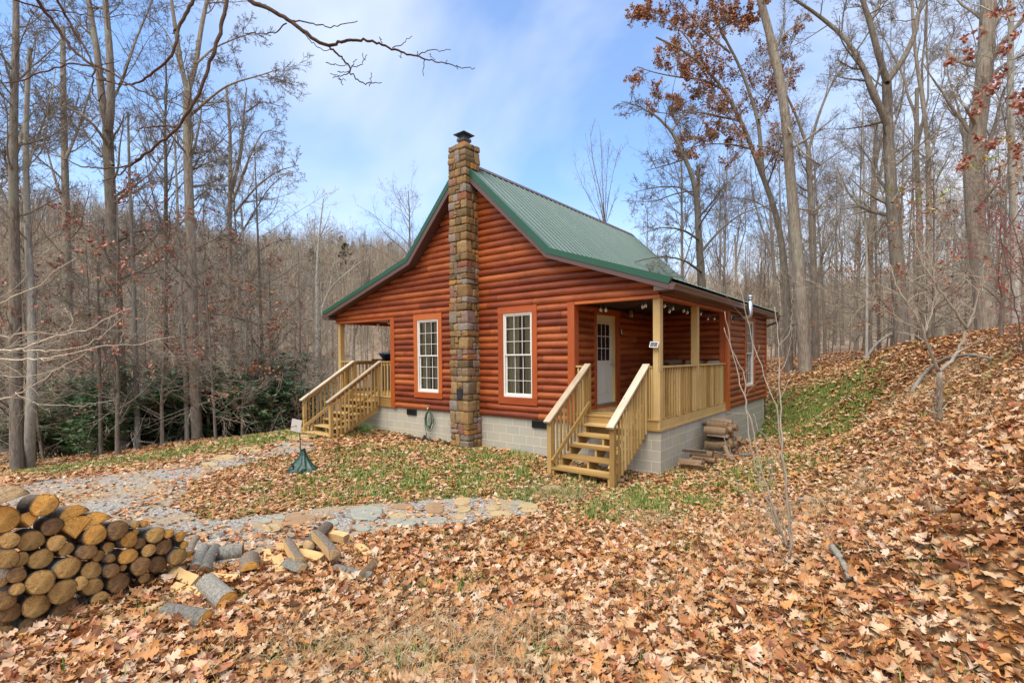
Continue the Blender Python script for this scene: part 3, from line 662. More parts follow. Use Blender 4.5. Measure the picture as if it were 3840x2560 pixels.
def tubes(P,R,k):
    N,m,_ = P.shape; T = np.empty_like(P); T[:,1:-1] = P[:,2:]-P[:,:-2]; T[:,0] = P[:,1]-P[:,0]; T[:,-1] = P[:,-1]-P[:,-2]; T = nrm(T)
    ref = np.where(np.abs(T[:,:1,2:3])>.8, np.array([1.,0,0]), np.array([0,0,1.])); nx = nrm(np.cross(T,np.broadcast_to(ref,T.shape))); ny = np.cross(T,nx)
    a = 2*PI*np.arange(k)/k; V = P[:,:,None]+(nx[:,:,None]*np.cos(a)[None,None,:,None]+ny[:,:,None]*np.sin(a)[None,None,:,None])*R[:,:,None,None]
    base = (np.arange(N)*m*k)[:,None,None]; i = np.arange(m-1)[None,:,None]; j = np.arange(k)[None,None,:]; j2 = (j+1)%k
    F = np.stack([base+i*k+j, base+i*k+j2, base+(i+1)*k+j2, base+(i+1)*k+j],-1).reshape(-1,4)
    return V.reshape(-1,3), F
def merge(parts):
    Vs,Fs,o = [],[],0
    for V,F in parts: Vs.append(V); Fs.append(F+o); o += len(V)
    return np.concatenate(Vs), np.concatenate(Fs)
def resample(pts, m):
    pts = np.asarray(pts,float); s = np.r_[0,np.cumsum(np.linalg.norm(np.diff(pts,axis=0),axis=1))]; q = np.linspace(0,s[-1],m)
    # smooth (Catmull-like) through cubic on index
    out = np.stack([np.interp(q,s,pts[:,c]) for c in range(3)],1)
    o2 = out.copy(); o2[1:-1] = (out[:-2]+2*out[1:-1]+out[2:])/4; return o2
def bark(name, c1, c2, c3, lichen=.3, scale=1.0):
    t = NT(name,.9,.15); o = t.obj(); v = t.mp(o,(14*scale,14*scale,2.2*scale)); n = t.noise(v,1.6,5,.7,.4); oi = t.n('ShaderNodeObjectInfo')
    c = t.ramp(n.outputs[0],[(.3,c1),(.55,c2),(.8,c3)]); n2 = t.noise(o,1.1,4,.6)
    c = t.mix(t.mth('MULTIPLY',t.ramp(n2.outputs[0],[(.5,(0,0,0)),(.68,(1,)*3)]),lichen), c, (.30,.31,.22))
    hs = t.n('ShaderNodeHueSaturation'); t.l(c,hs.inputs['Color']); t.l(t.mth('ADD',t.mth('MULTIPLY',oi.outputs['Random'],.6),.7),hs.inputs['Value'])
    t.col(hs.outputs[0]); t.bump(n.outputs[0],.8,.02); return t.m
M["bark"] = bark("grey_bark",(.10,.08,.06),(.245,.20,.15),(.42,.36,.28),.4)
M['bark_pale'] = bark('pale_bark',(.20,.18,.14),(.36,.33,.27),(.52,.49,.42),.25)
M['bark_near'] = bark('branch_bark',(.07,.04,.025),(.13,.075,.045),(.20,.13,.085),.1,2)
M["twig"] = bark("twig_bark",(.15,.12,.09),(.27,.22,.17),(.40,.34,.27),.1)
M['twig_pale'] = bark('pale_twig_bark',(.36,.30,.21),(.52,.44,.33),(.64,.56,.43),.1)
def leafmat(name, stops, rough=.55, spec=.3, trans=.0):
    t = NT(name,rough,spec); n = t.noise(t.obj(),18,3); f = t.mth('ADD',t.tone(),t.mth('MULTIPLY',t.mth('SUBTRACT',n.outputs[0],.5),.25)); t.col(t.ramp(f,stops)); return t.m
M['oakleaf'] = leafmat('dry_oak_leaf',[(0,(.17,.05,.022)),(.25,(.30,.10,.035)),(.6,(.40,.16,.06)),(1,(.45,.24,.12))])
M['redleaf'] = leafmat('russet_leaf',[(0,(.26,.075,.045)),(.5,(.38,.14,.085)),(1,(.46,.24,.15))])
M['berry'] = plain('red_berry',(.38,.03,.025),.3,.5)
M['rhodo'] = leafmat('evergreen_leaf',[(0,(.05,.10,.035)),(.5,(.11,.20,.075)),(1,(.24,.33,.15))],.38,.5)
M['needle'] = leafmat('pine_needles',[(0,(.03,.05,.03)),(1,(.07,.10,.055))],.8,.1)
LEAFT = [( -.5,.02),( -.3,.24),(-.12,.10),(.08,.34),(.22,.12),(.38,.22),(.5,.02)]
def leafcards(pos, size, rs=rng, flat=.5, dirs=None, stations=4, wid=.5, curl=.25):
    """strips of folded leaf, returns V,F ; pos (N,3)"""
    N = len(pos); t = np.linspace(-.5,.5,stations); w_ = wid*np.cos(t*PI*.92)*(1 if stations<4 else (1+.35*np.cos(t*PI*5)))*.5
    a = rs.uniform(0,2*PI,N); up = nrm(np.stack([rs.normal(0,flat,N),rs.normal(0,flat,N),np.ones(N)],1))
    if dirs is None: d = np.stack([np.cos(a),np.sin(a),np.zeros(N)],1)
    else: d = dirs
    d = nrm(d-(d*up).sum(1,keepdims=True)*up); s = np.cross(up,d); sz = size*rs.uniform(.6,1.25,N) if np.isscalar(size) else size
    cu = rs.uniform(-curl,curl*1.6,N); fo = rs.uniform(.0,curl*2,N)
    x = t[None,:,None]; V = []
    for sg in (-1,0,1):
        V.append(pos[:,None]+sz[:,None,None]*(d[:,None]*(x+abs(sg)*.12*w_[None,:,None]*4)+s[:,None]*(sg*w_[None,:,None])+up[:,None]*(cu[:,None,None]*(x*x)*2+fo[:,None,None]*abs(sg)*w_[None,:,None])))
    V = np.stack(V,2)   # N,st,3,3
    st = stations; base = (np.arange(N)*st*3)[:,None,None]; i = np.arange(st-1)[None,:,None]; j = np.arange(2)[None,None,:]
    F = np.stack([base+i*3+j,base+i*3+j+1,base+(i+1)*3+j+1,base+(i+1)*3+j],-1).reshape(-1,4)
    return V.reshape(-1,3), F, (st-1)*2
def on_twigs(P,R,n,rs=rng,t0=.3):
    idx = rs.integers(0,len(P),n); pos,tan,_ = interp(P,R,idx,rs.uniform(t0,1,n)); return pos,tan
def assemble(name, big, small, bm, tm, parent, leaves=None, k0=7):
    """big: list of (P,R,k) for trunk; small: for crown"""
    V,F = merge([tubes(P,R,k) for P,R,k in big]); npmesh('trunk',V,F,bm,smooth=True,parent=parent)
    if small:
        V,F = merge([tubes(P,R,k) for P,R,k in small]); npmesh('crown',V,F,tm,parent=parent)
    if leaves is not None:
        V,F,tone,mt = leaves; npmesh('leaves',V,F,mt,tone=tone,parent=parent)
# ---------------- forest prototypes
def proto(H_, r0, kind, seed, leaves=None, bm=None, tm=None):
    rs = np.random.default_rng(seed); root = empty('bare_tree'); bm = bm or M['bark']; tm = tm or M['twig']
    z = np.linspace(0,H_,14); lean = rs.normal(0,.03,2); wob = np.cumsum(rs.normal(0,.012*H_/8,(14,2)),0)
    P0 = np.stack([z*lean[0]+wob[:,0],z*lean[1]+wob[:,1],z-.5],1)[None]; R0 = (r0*(1-.82*(z/H_)**.85))[None]; R0[0,0]*=1.35
    L0 = np.array([H_])
    if kind=='tall':
        P1,R1,L1 = sprout(P0,R0,L0,30,.30,.98,(28,62),.38,9,.08,.14,.5,.012,rs=rs,fall=.55)
        P2,R2,L2 = sprout(P1,R1,L1,8,.2,.98,(25,60),.42,6,.06,.2,.55,.007,rs=rs)
        P3,R3,L3 = sprout(P2,R2,L2,6,.15,1,(25,65),.5,4,.03,.28,.6,.006,rs=rs)
        P4,R4,L4 = sprout(P3,R3,L3,3,.2,1,(25,60),.6,3,.02,.28,.8,.0048,rs=rs)
    elif kind=='fork':
        Pf,Rf,Lf = sprout(P0[:,:9],R0[:,:9],L0*.9,3,.72,.99,(12,28),.62,11,.09,.09,.8,.03,rs=rs,fall=.1)
        P1,R1,L1 = sprout(np.concatenate([Pf]),Rf,Lf,10,.12,.98,(25,60),.42,8,.08,.15,.5,.012,rs=rs)
        P2,R2,L2 = sprout(P1,R1,L1,7,.2,.98,(25,60),.45,6,.05,.2,.55,.007,rs=rs)
        P3,R3,L3 = sprout(P2,R2,L2,6,.15,1,(25,65),.5,4,.03,.28,.6,.006,rs=rs)
        P4,R4,L4 = sprout(P3,R3,L3,3,.2,1,(25,60),.6,3,.02,.28,.8,.0048,rs=rs)
    else:   # low understory with wide layered branches
        P1,R1,L1 = sprout(P0,R0,L0,26,.12,.98,(40,80),.42,8,.03,.14,.5,.008,rs=rs,fall=.5)
        P2,R2,L2 = sprout(P1,R1,L1,7,.15,.98,(25,60),.5,6,.03,.2,.6,.005,rs=rs)
        P3,R3,L3 = sprout(P2,R2,L2,5,.15,1,(25,60),.5,4,.02,.25,.7,.0036,rs=rs)
        P4,R4,L4 = sprout(P3,R3,L3,2,.2,1,(25,60),.6,3,.02,.2,.7,.003,rs=rs)
    big = [(P0,R0,8)] if kind!='fork' else [(P0[:,:10],R0[:,:10],8),(Pf,Rf,6)]
    big.append((P1,R1,5)); lv = None
    if leaves:
        pos,tan = on_twigs(P3,R3,leaves[0],rs); sel = (np.sin(pos[:,0]*1.3+seed)+np.sin(pos[:,1]*1.7)+np.sin(pos[:,2]*1.9))>-.3; pos=pos[sel]
        V,F,n = leafcards(pos+rs.normal(0,.04,pos.shape),leaves[1],rs,flat=1.5,stations=3,wid=.75); lv = (V,F,np.repeat(rs.random(len(pos)),n),leaves[2])
    assemble('t',big,[(P2,R2,4),(P3,R3,3),(P4,R4,3)],bm,tm,root,lv); root['H'] = H_
    return root
protos = {'tall':[proto(21,.19,'tall',1),proto(24,.24,'tall',2),proto(18,.13,'tall',3),proto(22,.17,'tall',14)],
          'fork':[proto(20,.22,'fork',4),proto(23,.26,'fork',5)],
          'low':[proto(6.5,.05,'low',6,tm=M['twig_pale']),proto(8.5,.07,'low',7,tm=M['twig_pale']),proto(5,.035,'low',8)],
          'rust':[proto(8,.07,'low',9,(2200,.085,M['redleaf'])),proto(6,.05,'low',10,(1400,.085,M['oakleaf']))]}
allp = [p for v in protos.values() for p in v]; used_p = set(); placed = []
def place(kind, u, d, s=1.0, dz=0.0, i=None):
    lst = protos[kind]; p = lst[random.randrange(len(lst)) if i is None else i%len(lst)]
    P = at(u,1373,d); z = h1(P[0],P[1])
    if id(p) in used_p: o = copy_tree(p)
    else: o = p; used_p.add(id(p))
    o.location = (P[0],P[1],z+dz); o.rotation_euler = (0,0,random.uniform(0,6.28)); o.scale = (s,)*3
    placed.append((proj((P[0],P[1],z))[0], kind, d, o)); return o
rr = random.Random(5)
# left wood: trunks between the lawn edge and the creek, then up the slope
for k in range(46):
    d = 17+rr.random()**.8*48; u = -520+1700*(k+rr.random())/46
    place(rr.choice(['tall','tall','tall','fork']), u, d, rr.uniform(.6,.9))
for k in range(120):
    d = 16+rr.random()**.8*42; u = -450+1750*(k+rr.random())/120
    if 950<u and d<18: d += 6
    place('low', u, d, rr.uniform(.9,1.6))
for u,d,s,i in ((430,15.5,1.1,0),(600,17,1.0,0),(960,20,1.1,0),(120,15.5,1.15,0),(700,19,1,1),(900,18,1.1,1),(330,18,1,1),(1010,24,1.2,0)): place('rust',u,d,s,i=i)
for k in range(30):
    d = 40+rr.random()*35; u = -300+1900*(k+rr.random())/30; place(rr.choice(['tall','fork','low']), u, d, rr.uniform(.6,.85))
# behind the cabin and to the right
for k in range(84):
    d = 20+rr.random()**.8*44; u = 2680+2000*(k+rr.random())/84
    place(rr.choice(['tall','tall','tall','fork']), u, d, rr.uniform(.55,.9), i=rr.choice([0,2,2,3]) if rr.random()<.8 else None) if 1 else None
for u,d,s in ((2100,62,.8),(2420,48,.75),(2560,34,.7),(2700,30,.8),(2480,60,.8),(1700,75,.8),(1500,58,.62)): place('tall',u,d,s)
for k in range(44):
    d = 16+rr.random()*24; u = 2880+1300*(k+rr.random())/44
    place('low', u, max(d, 9 if u>3500 else 17), rr.uniform(.7,1.2))
for u,d in ((3750,9.5),(3500,13),(3200,18),(2780,22)): place('rust',u,d,.8,i=1)
# ---------------- hero trees traced limb by limb, then grown outwards
def hero(d, trunks, limbs, label, name='bare_tree', n1=12, n2=8, n3=6, n4=3, len1=.4, bm=None, tm=None, leaves=None, seed=0, ang=(30,70), up=.06, group=None, l1t=(.1,.98), len2=.45):
    rs = np.random.default_rng(seed); g = at(trunks[0][0][0][0],trunks[0][0][0][1],d); root = empty(name, tuple(g), 0, label, 'tree', group)
    def path(pts, r0, r1, m, wob=.25, first=None, off0=None):
        n = len(pts); off = np.cumsum(rs.normal(0,wob,n)); off[0]=0; 
        if off0 is not None: off += off0
        P = np.array([at(u,v,d+o) for (u,v),o in zip(pts,off)]); Q = resample(P,m); return Q-g, np.linspace(r0,r1,m)
    T0 = [path(p,a,b,16,.12) for p,a,b in trunks]
    T0[0][0][0,2] -= .5
    LB = [path(p,a,b,12,.55) for p,a,b in limbs]
    PT = np.stack([x[0] for x in T0]); RT_ = np.stack([x[1] for x in T0]); big = [(PT,RT_,9)]
    src = []
    if LB: PL = np.stack([x[0] for x in LB]); RL = np.stack([x[1] for x in LB]); big.append((PL,RL,6)); LL = np.linalg.norm(np.diff(PL,axis=1),axis=2).sum(1); src.append((PL,RL,LL))
    LT = np.linalg.norm(np.diff(PT,axis=1),axis=2).sum(1)
    A = sprout(PT,RT_,np.minimum(LT,9),n1,.42,.98,ang,len1,9,up,.12,.4,.012,rs=rs); parts1 = [A]
    for s in src: parts1.append(sprout(*s,n1,*l1t,ang,len1*1.1,9,up,.13,.5,.01,rs=rs))
    P1 = np.concatenate([a[0] for a in parts1]); R1 = np.concatenate([a[1] for a in parts1]); L1 = np.concatenate([a[2] for a in parts1]); big.append((P1,R1,5))
    P2,R2,L2 = sprout(P1,R1,L1,n2,.15,.98,(25,60),len2,6,.04,.2,.55,.007,rs=rs)
    P3,R3,L3 = sprout(P2,R2,L2,n3,.15,1,(25,65),.55,4,.02,.28,.6,.0058,rs=rs)
    small = [(P2,R2,4),(P3,R3,3)]
    if n4: P4,R4,L4 = sprout(P3,R3,L3,n4,.2,1,(25,60),.6,3,.02,.28,.8,.0046,rs=rs); small.append((P4,R4,3))
    lv = None
    if leaves:
        pos,tan = on_twigs(P3,R3,leaves[0],rs); f = leaves[3](pos+g) if len(leaves)>3 else np.ones(len(pos),bool); pos = pos[f]; cl = rs.normal(0,.05,pos.shape)
        V,F,n = leafcards(pos+cl,leaves[1],rs,flat=2,stations=3,wid=.8); lv = (V,F,np.repeat(rs.random(len(pos)),n),leaves[2])
    assemble(name,big,small,bm or M['bark'],tm or M['twig'],root,lv); return root
hero(17,[([(459,1690),(450,1450),(440,1250),(430,1000),(412,700),(404,480)],.21,.15),([(404,480),(385,400),(365,200),(332,0),(305,-250)],.12,.05),([(406,490),(418,400),(412,200),(395,0),(380,-300)],.13,.05)],
     [([(412,385),(440,345),(465,290),(510,140),(560,40),(600,-80)],.07,.02),([(400,540),(350,460),(290,420),(200,380),(120,390)],.05,.015),([(425,620),(370,560),(300,480),(210,440)],.045,.012),([(432,760),(500,700),(580,640),(640,520)],.045,.012),([(395,300),(330,230),(260,180),(200,60)],.05,.012)],
     'tall grey tree forking into two stems halfway up, at the left lawn edge',seed=21)
hero(18,[([(740,1648),(728,1350),(720,1000),(708,700),(702,480),(703,344)],.18,.13),([(703,344),(682,260),(660,120),(642,0),(620,-250)],.09,.035),([(703,350),(735,240),(755,100),(790,-60),(800,-250)],.10,.04)],
     [([(714,434),(780,375),(860,312),(957,290),(1040,262)],.06,.015),([(705,360),(660,200),(620,110),(560,60)],.05,.015),([(735,240),(800,180),(870,150),(960,120)],.045,.012),([(712,560),(660,500),(600,420),(560,330)],.045,.012),([(718,640),(800,600),(900,590)],.035,.01),([(718,760),(790,700),(850,690)],.03,.01)],
     'tall grey tree with its trunk dividing high up into a narrow V',seed=22)
hero(22,[([(875,1628),(866,1200),(861,893),(862,700),(866,560),(862,440),(848,330)],.16,.05),([(868,720),(905,570),(915,420),(925,330)],.09,.03)],
     [([(872,760),(930,600),(990,480),(1070,505)],.055,.015),([(925,420),(980,380),(1060,400)],.04,.01),([(866,640),(800,560),(760,470)],.045,.01),([(880,800),(960,700),(1040,640),(1120,620)],.05,.012),([(890,900),(950,800),(1010,700),(1090,640)],.05,.012),([(862,800),(800,740),(750,700)],.035,.01)],
     'grey twin-stemmed tree whose branches fan out right against the blue sky',seed=23)
hero(21,[([(921,1622),(926,1350),(923,1150),(914,950),(905,780)],.10,.04)],[],'slim smooth pale grey trunk right beside the twin-stemmed tree',bm=M['bark_pale'],seed=24,n1=14)
hero(14,[([(63,1778),(60,1400),(55,1000),(50,700),(50,400),(62,150),(58,-150)],.16,.06)],[([(52,600),(90,480),(110,330),(118,200)],.06,.02),([(50,700),(20,600),(-30,500)],.05,.015)],'dark straight trunk furthest left at the lawn edge',seed=25)
hero(14.5,[([(109,1768),(112,1600),(122,1400),(118,1150),(100,800),(96,560),(100,350),(112,180)],.13,.05)],[([(98,620),(140,520),(190,380),(210,250)],.05,.015)],'trunk with peeling pale bark just right of the dark trunk furthest left',bm=M['bark_pale'],seed=26)
hero(17,[([(517,1678),(510,1400),(500,1000),(486,700),(480,420)],.09,.03)],[],'slim spotted pale trunk between the two tallest forked trees',bm=M['bark_pale'],seed=27,n1=12)
hero(18,[([(703,1652),(695,1400),(682,1150),(668,850),(655,500)],.085,.03)],[],'slim pale leaning trunk touching the left side of the V-forked tree',bm=M['bark_pale'],seed=28,n1=12)
hero(16,[([(379,1702),(376,1500),(372,1300),(366,1000)],.06,.02)],[],'thin crooked grey sapling left of the tree that forks halfway up',seed=29,n1=12)
hero(20,[([(262,1760),(262,1480),(256,1200),(250,900),(240,500),(235,100)],.2,.08)],[([(250,800),(200,650),(160,500)],.06,.02),([(245,600),(300,470),(350,300)],.06,.02)],'stout dark grey trunk rising out of the rhododendrons on the far left',seed=30)
hero(30,[([(1192,1500),(1190,1165),(1187,1050),(1195,900),(1204,820),(1213,745)],.15,.03)],
     [([(1196,1240),(1205,1160),(1235,1085),(1268,1050),(1320,1007),(1352,982)],.10,.02),([(1237,1080),(1250,1000),(1258,955),(1273,940)],.05,.015),([(1190,960),(1170,880),(1160,820)],.04,.01),([(1195,900),(1222,840),(1240,790)],.04,.01)],
     'white-barked tree with a bent side limb, standing left of the porch eave',bm=M['bark_pale'],tm=M['twig_pale'],seed=31,n1=6,n2=6,n3=5,n4=2,len1=.3)
# right side
hero(19,[([(3022,1395),(3005,1150),(2990,950),(2965,690),(2942,383),(2904,191),(2850,0),(2800,-200)],.25,.12)],
     [([(2945,460),(3000,560),(3040,600),(3080,620)],.05,.02),([(2955,600),(2900,560),(2840,545)],.05,.015),([(2900,180),(2960,110),(3040,60)],.06,.02),([(2975,780),(3050,790),(3130,760)],.04,.012)],
     'largest leaning grey trunk on the bank behind the cabin, moss at its foot',seed=41,n1=7)
def proj2(q):
    D = q-CP; z = D@FW; return np.stack([PX+FPX*(D@RT)/z, PY-FPX*(D@UP)/z],1)
hero(20,[([(2960,1400),(2950,1100),(2925,842),(2873,690),(2820,560),(2782,451),(2720,340),(2650,250),(2560,180),(2460,140)],.17,.035),([(2860,660),(2845,450),(2780,260),(2700,110),(2640,-60)],.09,.03)],
     [([(2782,451),(2700,440),(2600,415),(2520,430),(2440,418)],.05,.012),([(2720,340),(2640,300),(2540,290),(2440,270),(2390,250)],.05,.012),([(2650,250),(2560,120),(2480,60),(2420,20)],.045,.012),([(2845,450),(2900,330),(2960,200),(2990,60)],.05,.012),([(2740,200),(2640,120),(2560,20),(2500,-60)],.045,.012),([(2820,560),(2740,540),(2640,540),(2560,560)],.045,.012),([(2700,110),(2780,60),(2860,40)],.04,.012)],
     'oak still holding rust-brown leaves, leaning left over the cabin roof',name='oak_tree',seed=42,n1=11,leaves=(21000,.085,M['oakleaf'],lambda q: q[:,2]>9.0+rng.normal(0,.8,len(q))))
hero(17,[([(2632,1230),(2632,1071),(2618,850),(2613,727),(2597,650),(2567,597),(2545,530),(2521,490),(2480,450),(2430,412)],.17,.03),([(2616,740),(2619,690),(2618,620)],.08,.05)],
     [([(2622,900),(2560,860),(2480,850),(2400,880)],.045,.01),([(2625,950),(2700,860),(2780,800),(2880,770)],.05,.012),([(2630,1020),(2560,970),(2480,960),(2380,980)],.045,.01),([(2612,740),(2550,700),(2470,700),(2380,720)],.045,.01),([(2567,597),(2500,620),(2420,640)],.04,.01),([(2480,450),(2400,400),(2330,380)],.03,.008),([(2618,850),(2680,760),(2740,700)],.04,.01),([(2521,490),(2560,430),(2640,420),(2720,440)],.035,.01)],
     'broken-topped dark tree bending left just behind the cabin roof',seed=43,n1=9,len1=.5,ang=(40,80),up=.0)
hero(16,[([(3385,1335),(3371,1071),(3355,900),(3340,689),(3330,480),(3325,306)],.22,.14),([(3325,306),(3290,190),(3264,92),(3235,0),(3190,-150)],.11,.05),([(3325,310),(3390,220),(3432,130),(3440,60),(3500,-120)],.10,.04)],
     [([(3325,470),(3290,380),(3240,260),(3180,150),(3060,50),(2950,-20)],.11,.04),([(3240,260),(3200,260),(3150,230)],.03,.01),([(3345,760),(3420,650),(3500,580)],.05,.012),([(3264,92),(3300,0),(3320,-80)],.06,.02)],
     'tall grey tree forking into a wide Y above the leafy bank',seed=44,n1=8)
hero(22,[([(3062,1385),(3045,900),(3032,566)],.15,.11),([(3032,566),(2985,430),(2950,360),(2890,240),(2870,120)],.07,.02),([(3032,566),(3070,430),(3110,330),(3170,240),(3200,120)],.07,.02)],[],'slim forked trunk directly behind the largest leaning trunk',seed=45,n1=12)
hero(12.5,[([(3705,1285),(3680,995),(3655,800),(3646,650),(3665,480),(3690,320),(3700,150),(3708,0),(3712,-200)],.23,.15)],
     [([(3690,320),(3740,260),(3810,215),(3900,190)],.06,.02),([(3665,480),(3620,400),(3560,330)],.05,.012),([(3650,800),(3730,700),(3800,560)],.05,.015)],
     'thick furrowed trunk bowing left at the right edge, behind the red berries',seed=46,n1=6)
hero(12,[([(3812,1240),(3805,900),(3795,600),(3788,300),(3795,-100)],.10,.05)],[],'slim pale trunk furthest right',bm=M['bark_pale'],seed=47,n1=10)
hero(19,[([(3490,1300),(3482,900),(3485,600),(3465,400),(3430,200),(3420,0)],.12,.05)],[([(3482,600),(3540,420),(3600,300)],.05,.012)],'straight grey trunk between the wide Y tree and the furrowed trunk',seed=48,n1=12)
hero(17,[([(3250,1345),(3252,1000),(3240,700),(3235,400)],.05,.02)],[],'thin young trunk with blotchy bark standing in front of the darker trunks',bm=M['bark_pale'],seed=49,n1=12)
hero(40,[([(2270,1200),(2269,842),(2262,760)],.12,.05),([(2269,842),(2250,720),(2222,600),(2212,480)],.05,.01)],
     [([(2268,850),(2235,700),(2200,560)],.035,.008),([(2268,850),(2260,700),(2255,560),(2248,470)],.035,.008),([(2269,850),(2285,720),(2310,600),(2330,540)],.035,.008),([(2269,850),(2300,760),(2320,700)],.03,.008),([(2268,860),(2220,760),(2180,690),(2150,600)],.03,.008),([(2268,850),(2275,650),(2285,520)],.03,.008)],
     'fine upright fan of bare branches rising behind the roof ridge',seed=50,n1=7,n2=4,n3=3,n4=0,len1=.35,ang=(10,30),up=.15)
# ---------------- labels of the copied trees: order along the picture
def ordinal(n): return f"{n}{'th' if 10<=n%100<=20 else {1:'st',2:'nd',3:'rd'}.get(n%10,'th')}"
names = {'tall':('bare_tree','tall bare grey tree','tree'),'fork':('bare_tree','bare tree with forked crown','tree'),'low':('young_tree','low young fine-twigged tree','tree'),'rust':('young_oak','young russet-leaved oak','tree')}
for side,test in (('in the left wood',lambda u:u<1300),('in the right wood',lambda u:u>=1300)):
    for kind in names:
        L = sorted([p for p in placed if p[1]==kind and test(p[0])], key=lambda p:p[0])
        for i,(u,k_,d,o) in enumerate(L):
            o.name = names[kind][0]
            tag(o, f"{names[kind][1]}, {ordinal(i+1)} from the left {side}", names[kind][2], f"{names[kind][1].split(' with')[0]}s {side}")
for p in allp:
    if id(p) not in used_p:
        for c in list(p.children): bpy.data.objects.remove(c)
        bpy.data.objects.remove(p)
# ---------------- rhododendrons
def rhodo(seed):
    rs = np.random.default_rng(seed); root = empty('rhododendron')
    P0 = np.zeros((9,5,3)); a = rs.uniform(0,6.28,9); s = np.linspace(0,1,5)
    for i in range(9): P0[i] = np.stack([np.cos(a[i])*s*rs.uniform(.4,1.3),np.sin(a[i])*s*rs.uniform(.4,1.3),s*rs.uniform(1.2,2.3)-.1],1)
    P0[:,1:] += rs.normal(0,.08,(9,4,3)); R0 = np.tile(np.linspace(.025,.012,5),(9,1)); L0 = np.full(9,2.0)
    P1,R1,L1 = sprout(P0,R0,L0,9,.2,1,(30,70),.45,5,.08,.2,.6,.006,rs=rs); P2,R2,L2 = sprout(P1,R1,L1,4,.3,1,(25,60),.5,4,.08,.2,.7,.004,rs=rs)
    V,F = merge([tubes(P0,R0,5),tubes(P1,R1,4),tubes(P2,R2,3)]); npmesh('stem',V,F,M['twig'],parent=root)
    tips = P2[:,-1]; pos = []; dr = []
    for tpt in tips:
        n = 9; aa = rs.uniform(0,6.28)+np.arange(n)*2*PI/n; dd = np.stack([np.cos(aa),np.sin(aa),rs.uniform(-.5,.35,n)],1); pos.append(tpt[None]+dd*.085); dr.append(dd)
    pos = np.concatenate(pos); dr = nrm(np.concatenate(dr)); V,F,n = leafcards(pos,.17,rs,flat=.35,dirs=dr,stations=3,wid=.38,curl=.2); npmesh('foliage',V,F,M['rhodo'],tone=np.repeat(rs.random(len(pos)),n),parent=root)
    return root
RH = [rhodo(61),rhodo(62),rhodo(63)]
rl = [(180,20,1.0),(300,19,1.1),(380,20.5,1.15),(470,19,1.2),(560,20,1.2),(640,19.5,1.3),(720,21,1.3),(800,20.5,1.25),(880,22,1.5),(960,22,1.5),(1040,23,1.5),(1110,25,1.3),(520,24,1.3),(700,26,1.4),(260,24,1.2),(340,17.5,.8),(850,25,1.6)]
rl = [(u,d-1.0,s*1.12) for u,d,s in rl]+[(u_,18.5+rr.random()*3,rr.uniform(1.1,1.4)) for u_ in (150,240,420,500,610,680,760,840,920,1000,1080)]
for i,(u,d,s) in enumerate(sorted(rl)):
    o = RH[i] if i<3 else copy_tree(RH[i%3]); P = at(u,1373,d); o.location = (P[0],P[1],h1(P[0],P[1])-.05); o.rotation_euler=(0,0,rr.uniform(0,6)); o.scale=(s,s,s*.95)
    tag(o, f"dark green leafy rhododendron at the foot of the left wood, {ordinal(i+1)} from the left", 'shrub', 'rhododendrons below the left wood')
# ---------------- far wooded hillside (one mass) and pines on its ridge
N = 11500; rs = np.random.default_rng(77); dd = 62+rs.random(N)**.6*205; uu = rs.uniform(-900,4300,N)
keep = ~((uu>2700)&(dd<55)); dd,uu = dd[keep],uu[keep]; N = len(dd)
D_ = FW[None]*1+RT[None]*((uu-PX)/FPX)[:,None]; B_ = CP[None]+D_*dd[:,None]; B_[:,2] = H(B_[:,0],B_[:,1])
hh = rs.uniform(10,17,N)
P0 = np.stack([B_,B_+np.stack([rs.normal(0,.3,N),rs.normal(0,.3,N),hh*.5],1),B_+np.stack([rs.normal(0,.6,N),rs.normal(0,.6,N),hh],1)],1); R0 = np.stack([np.full(N,.14),np.full(N,.10),np.full(N,.02)],1)
P1,R1,L1 = sprout(P0,R0,hh,9,.3,.97,(25,55),.33,3,.12,.12,.4,.03,rs=rs); P2,R2,L2 = sprout(P1,R1,L1,3,.2,1,(25,60),.6,2,.1,.1,.6,.02,rs=rs)
V,F = merge([tubes(P0,R0,3),tubes(P1,R1,3),tubes(P2,R2,3)])
tn = np.concatenate([np.repeat(rs.random(N),6),np.repeat(np.repeat(rs.random(N),9),6),np.repeat(rs.random(N*27),3)])
t = NT('far_wood',.95,.05); t.col(t.ramp(t.tone(),[(0,(.24,.19,.135)),(.4,(.37,.30,.22)),(.7,(.48,.41,.31)),(.88,(.40,.26,.16)),(1,(.21,.22,.12))])); M['far'] = t.m
tag(npmesh('distant_forest',V,F,M['far'],tone=tn),'bare grey-brown wood covering the far hillside','forest',None,'stuff')
def pine(seed):
    rs = np.random.default_rng(seed); root = empty('pine_tree'); Hh = 15.; z = np.linspace(0,Hh,8); P0 = np.stack([0*z,0*z,z],1)[None]; R0 = (.22*(1-z/Hh)+.02)[None]
    V,F = tubes(P0,R0,6); npmesh('trunk',V,F,M['bark'],parent=root)
    P1,R1,L1 = sprout(P0,R0,np.array([Hh]),60,.35,.99,(60,95),.34,5,.03,.08,.3,.02,rs=rs,fall=.9)
    pos,_ = on_twigs(P1,R1,2600,rs,.15); V2,F2,n = leafcards(pos+rs.normal(0,.15,pos.shape),.62,rs,flat=.8,stations=3,wid=.5)
    npmesh('crown',V2,F2,M['needle'],tone=np.repeat(rs.random(len(pos)),n),parent=root); return root
PN = [pine(81),pine(82)]
pl_ = [(255,214),(300,216),(430,214),(520,217),(620,216),(700,218),(1140,218),(1190,215),(1250,218),(1285,212),(1330,216),(1372,214),(1410,218),(1440,212),(1468,216),(1500,220),(1090,215),(1000,214),(760,150),(830,175),(1300,130),(1180,120),(560,160)]
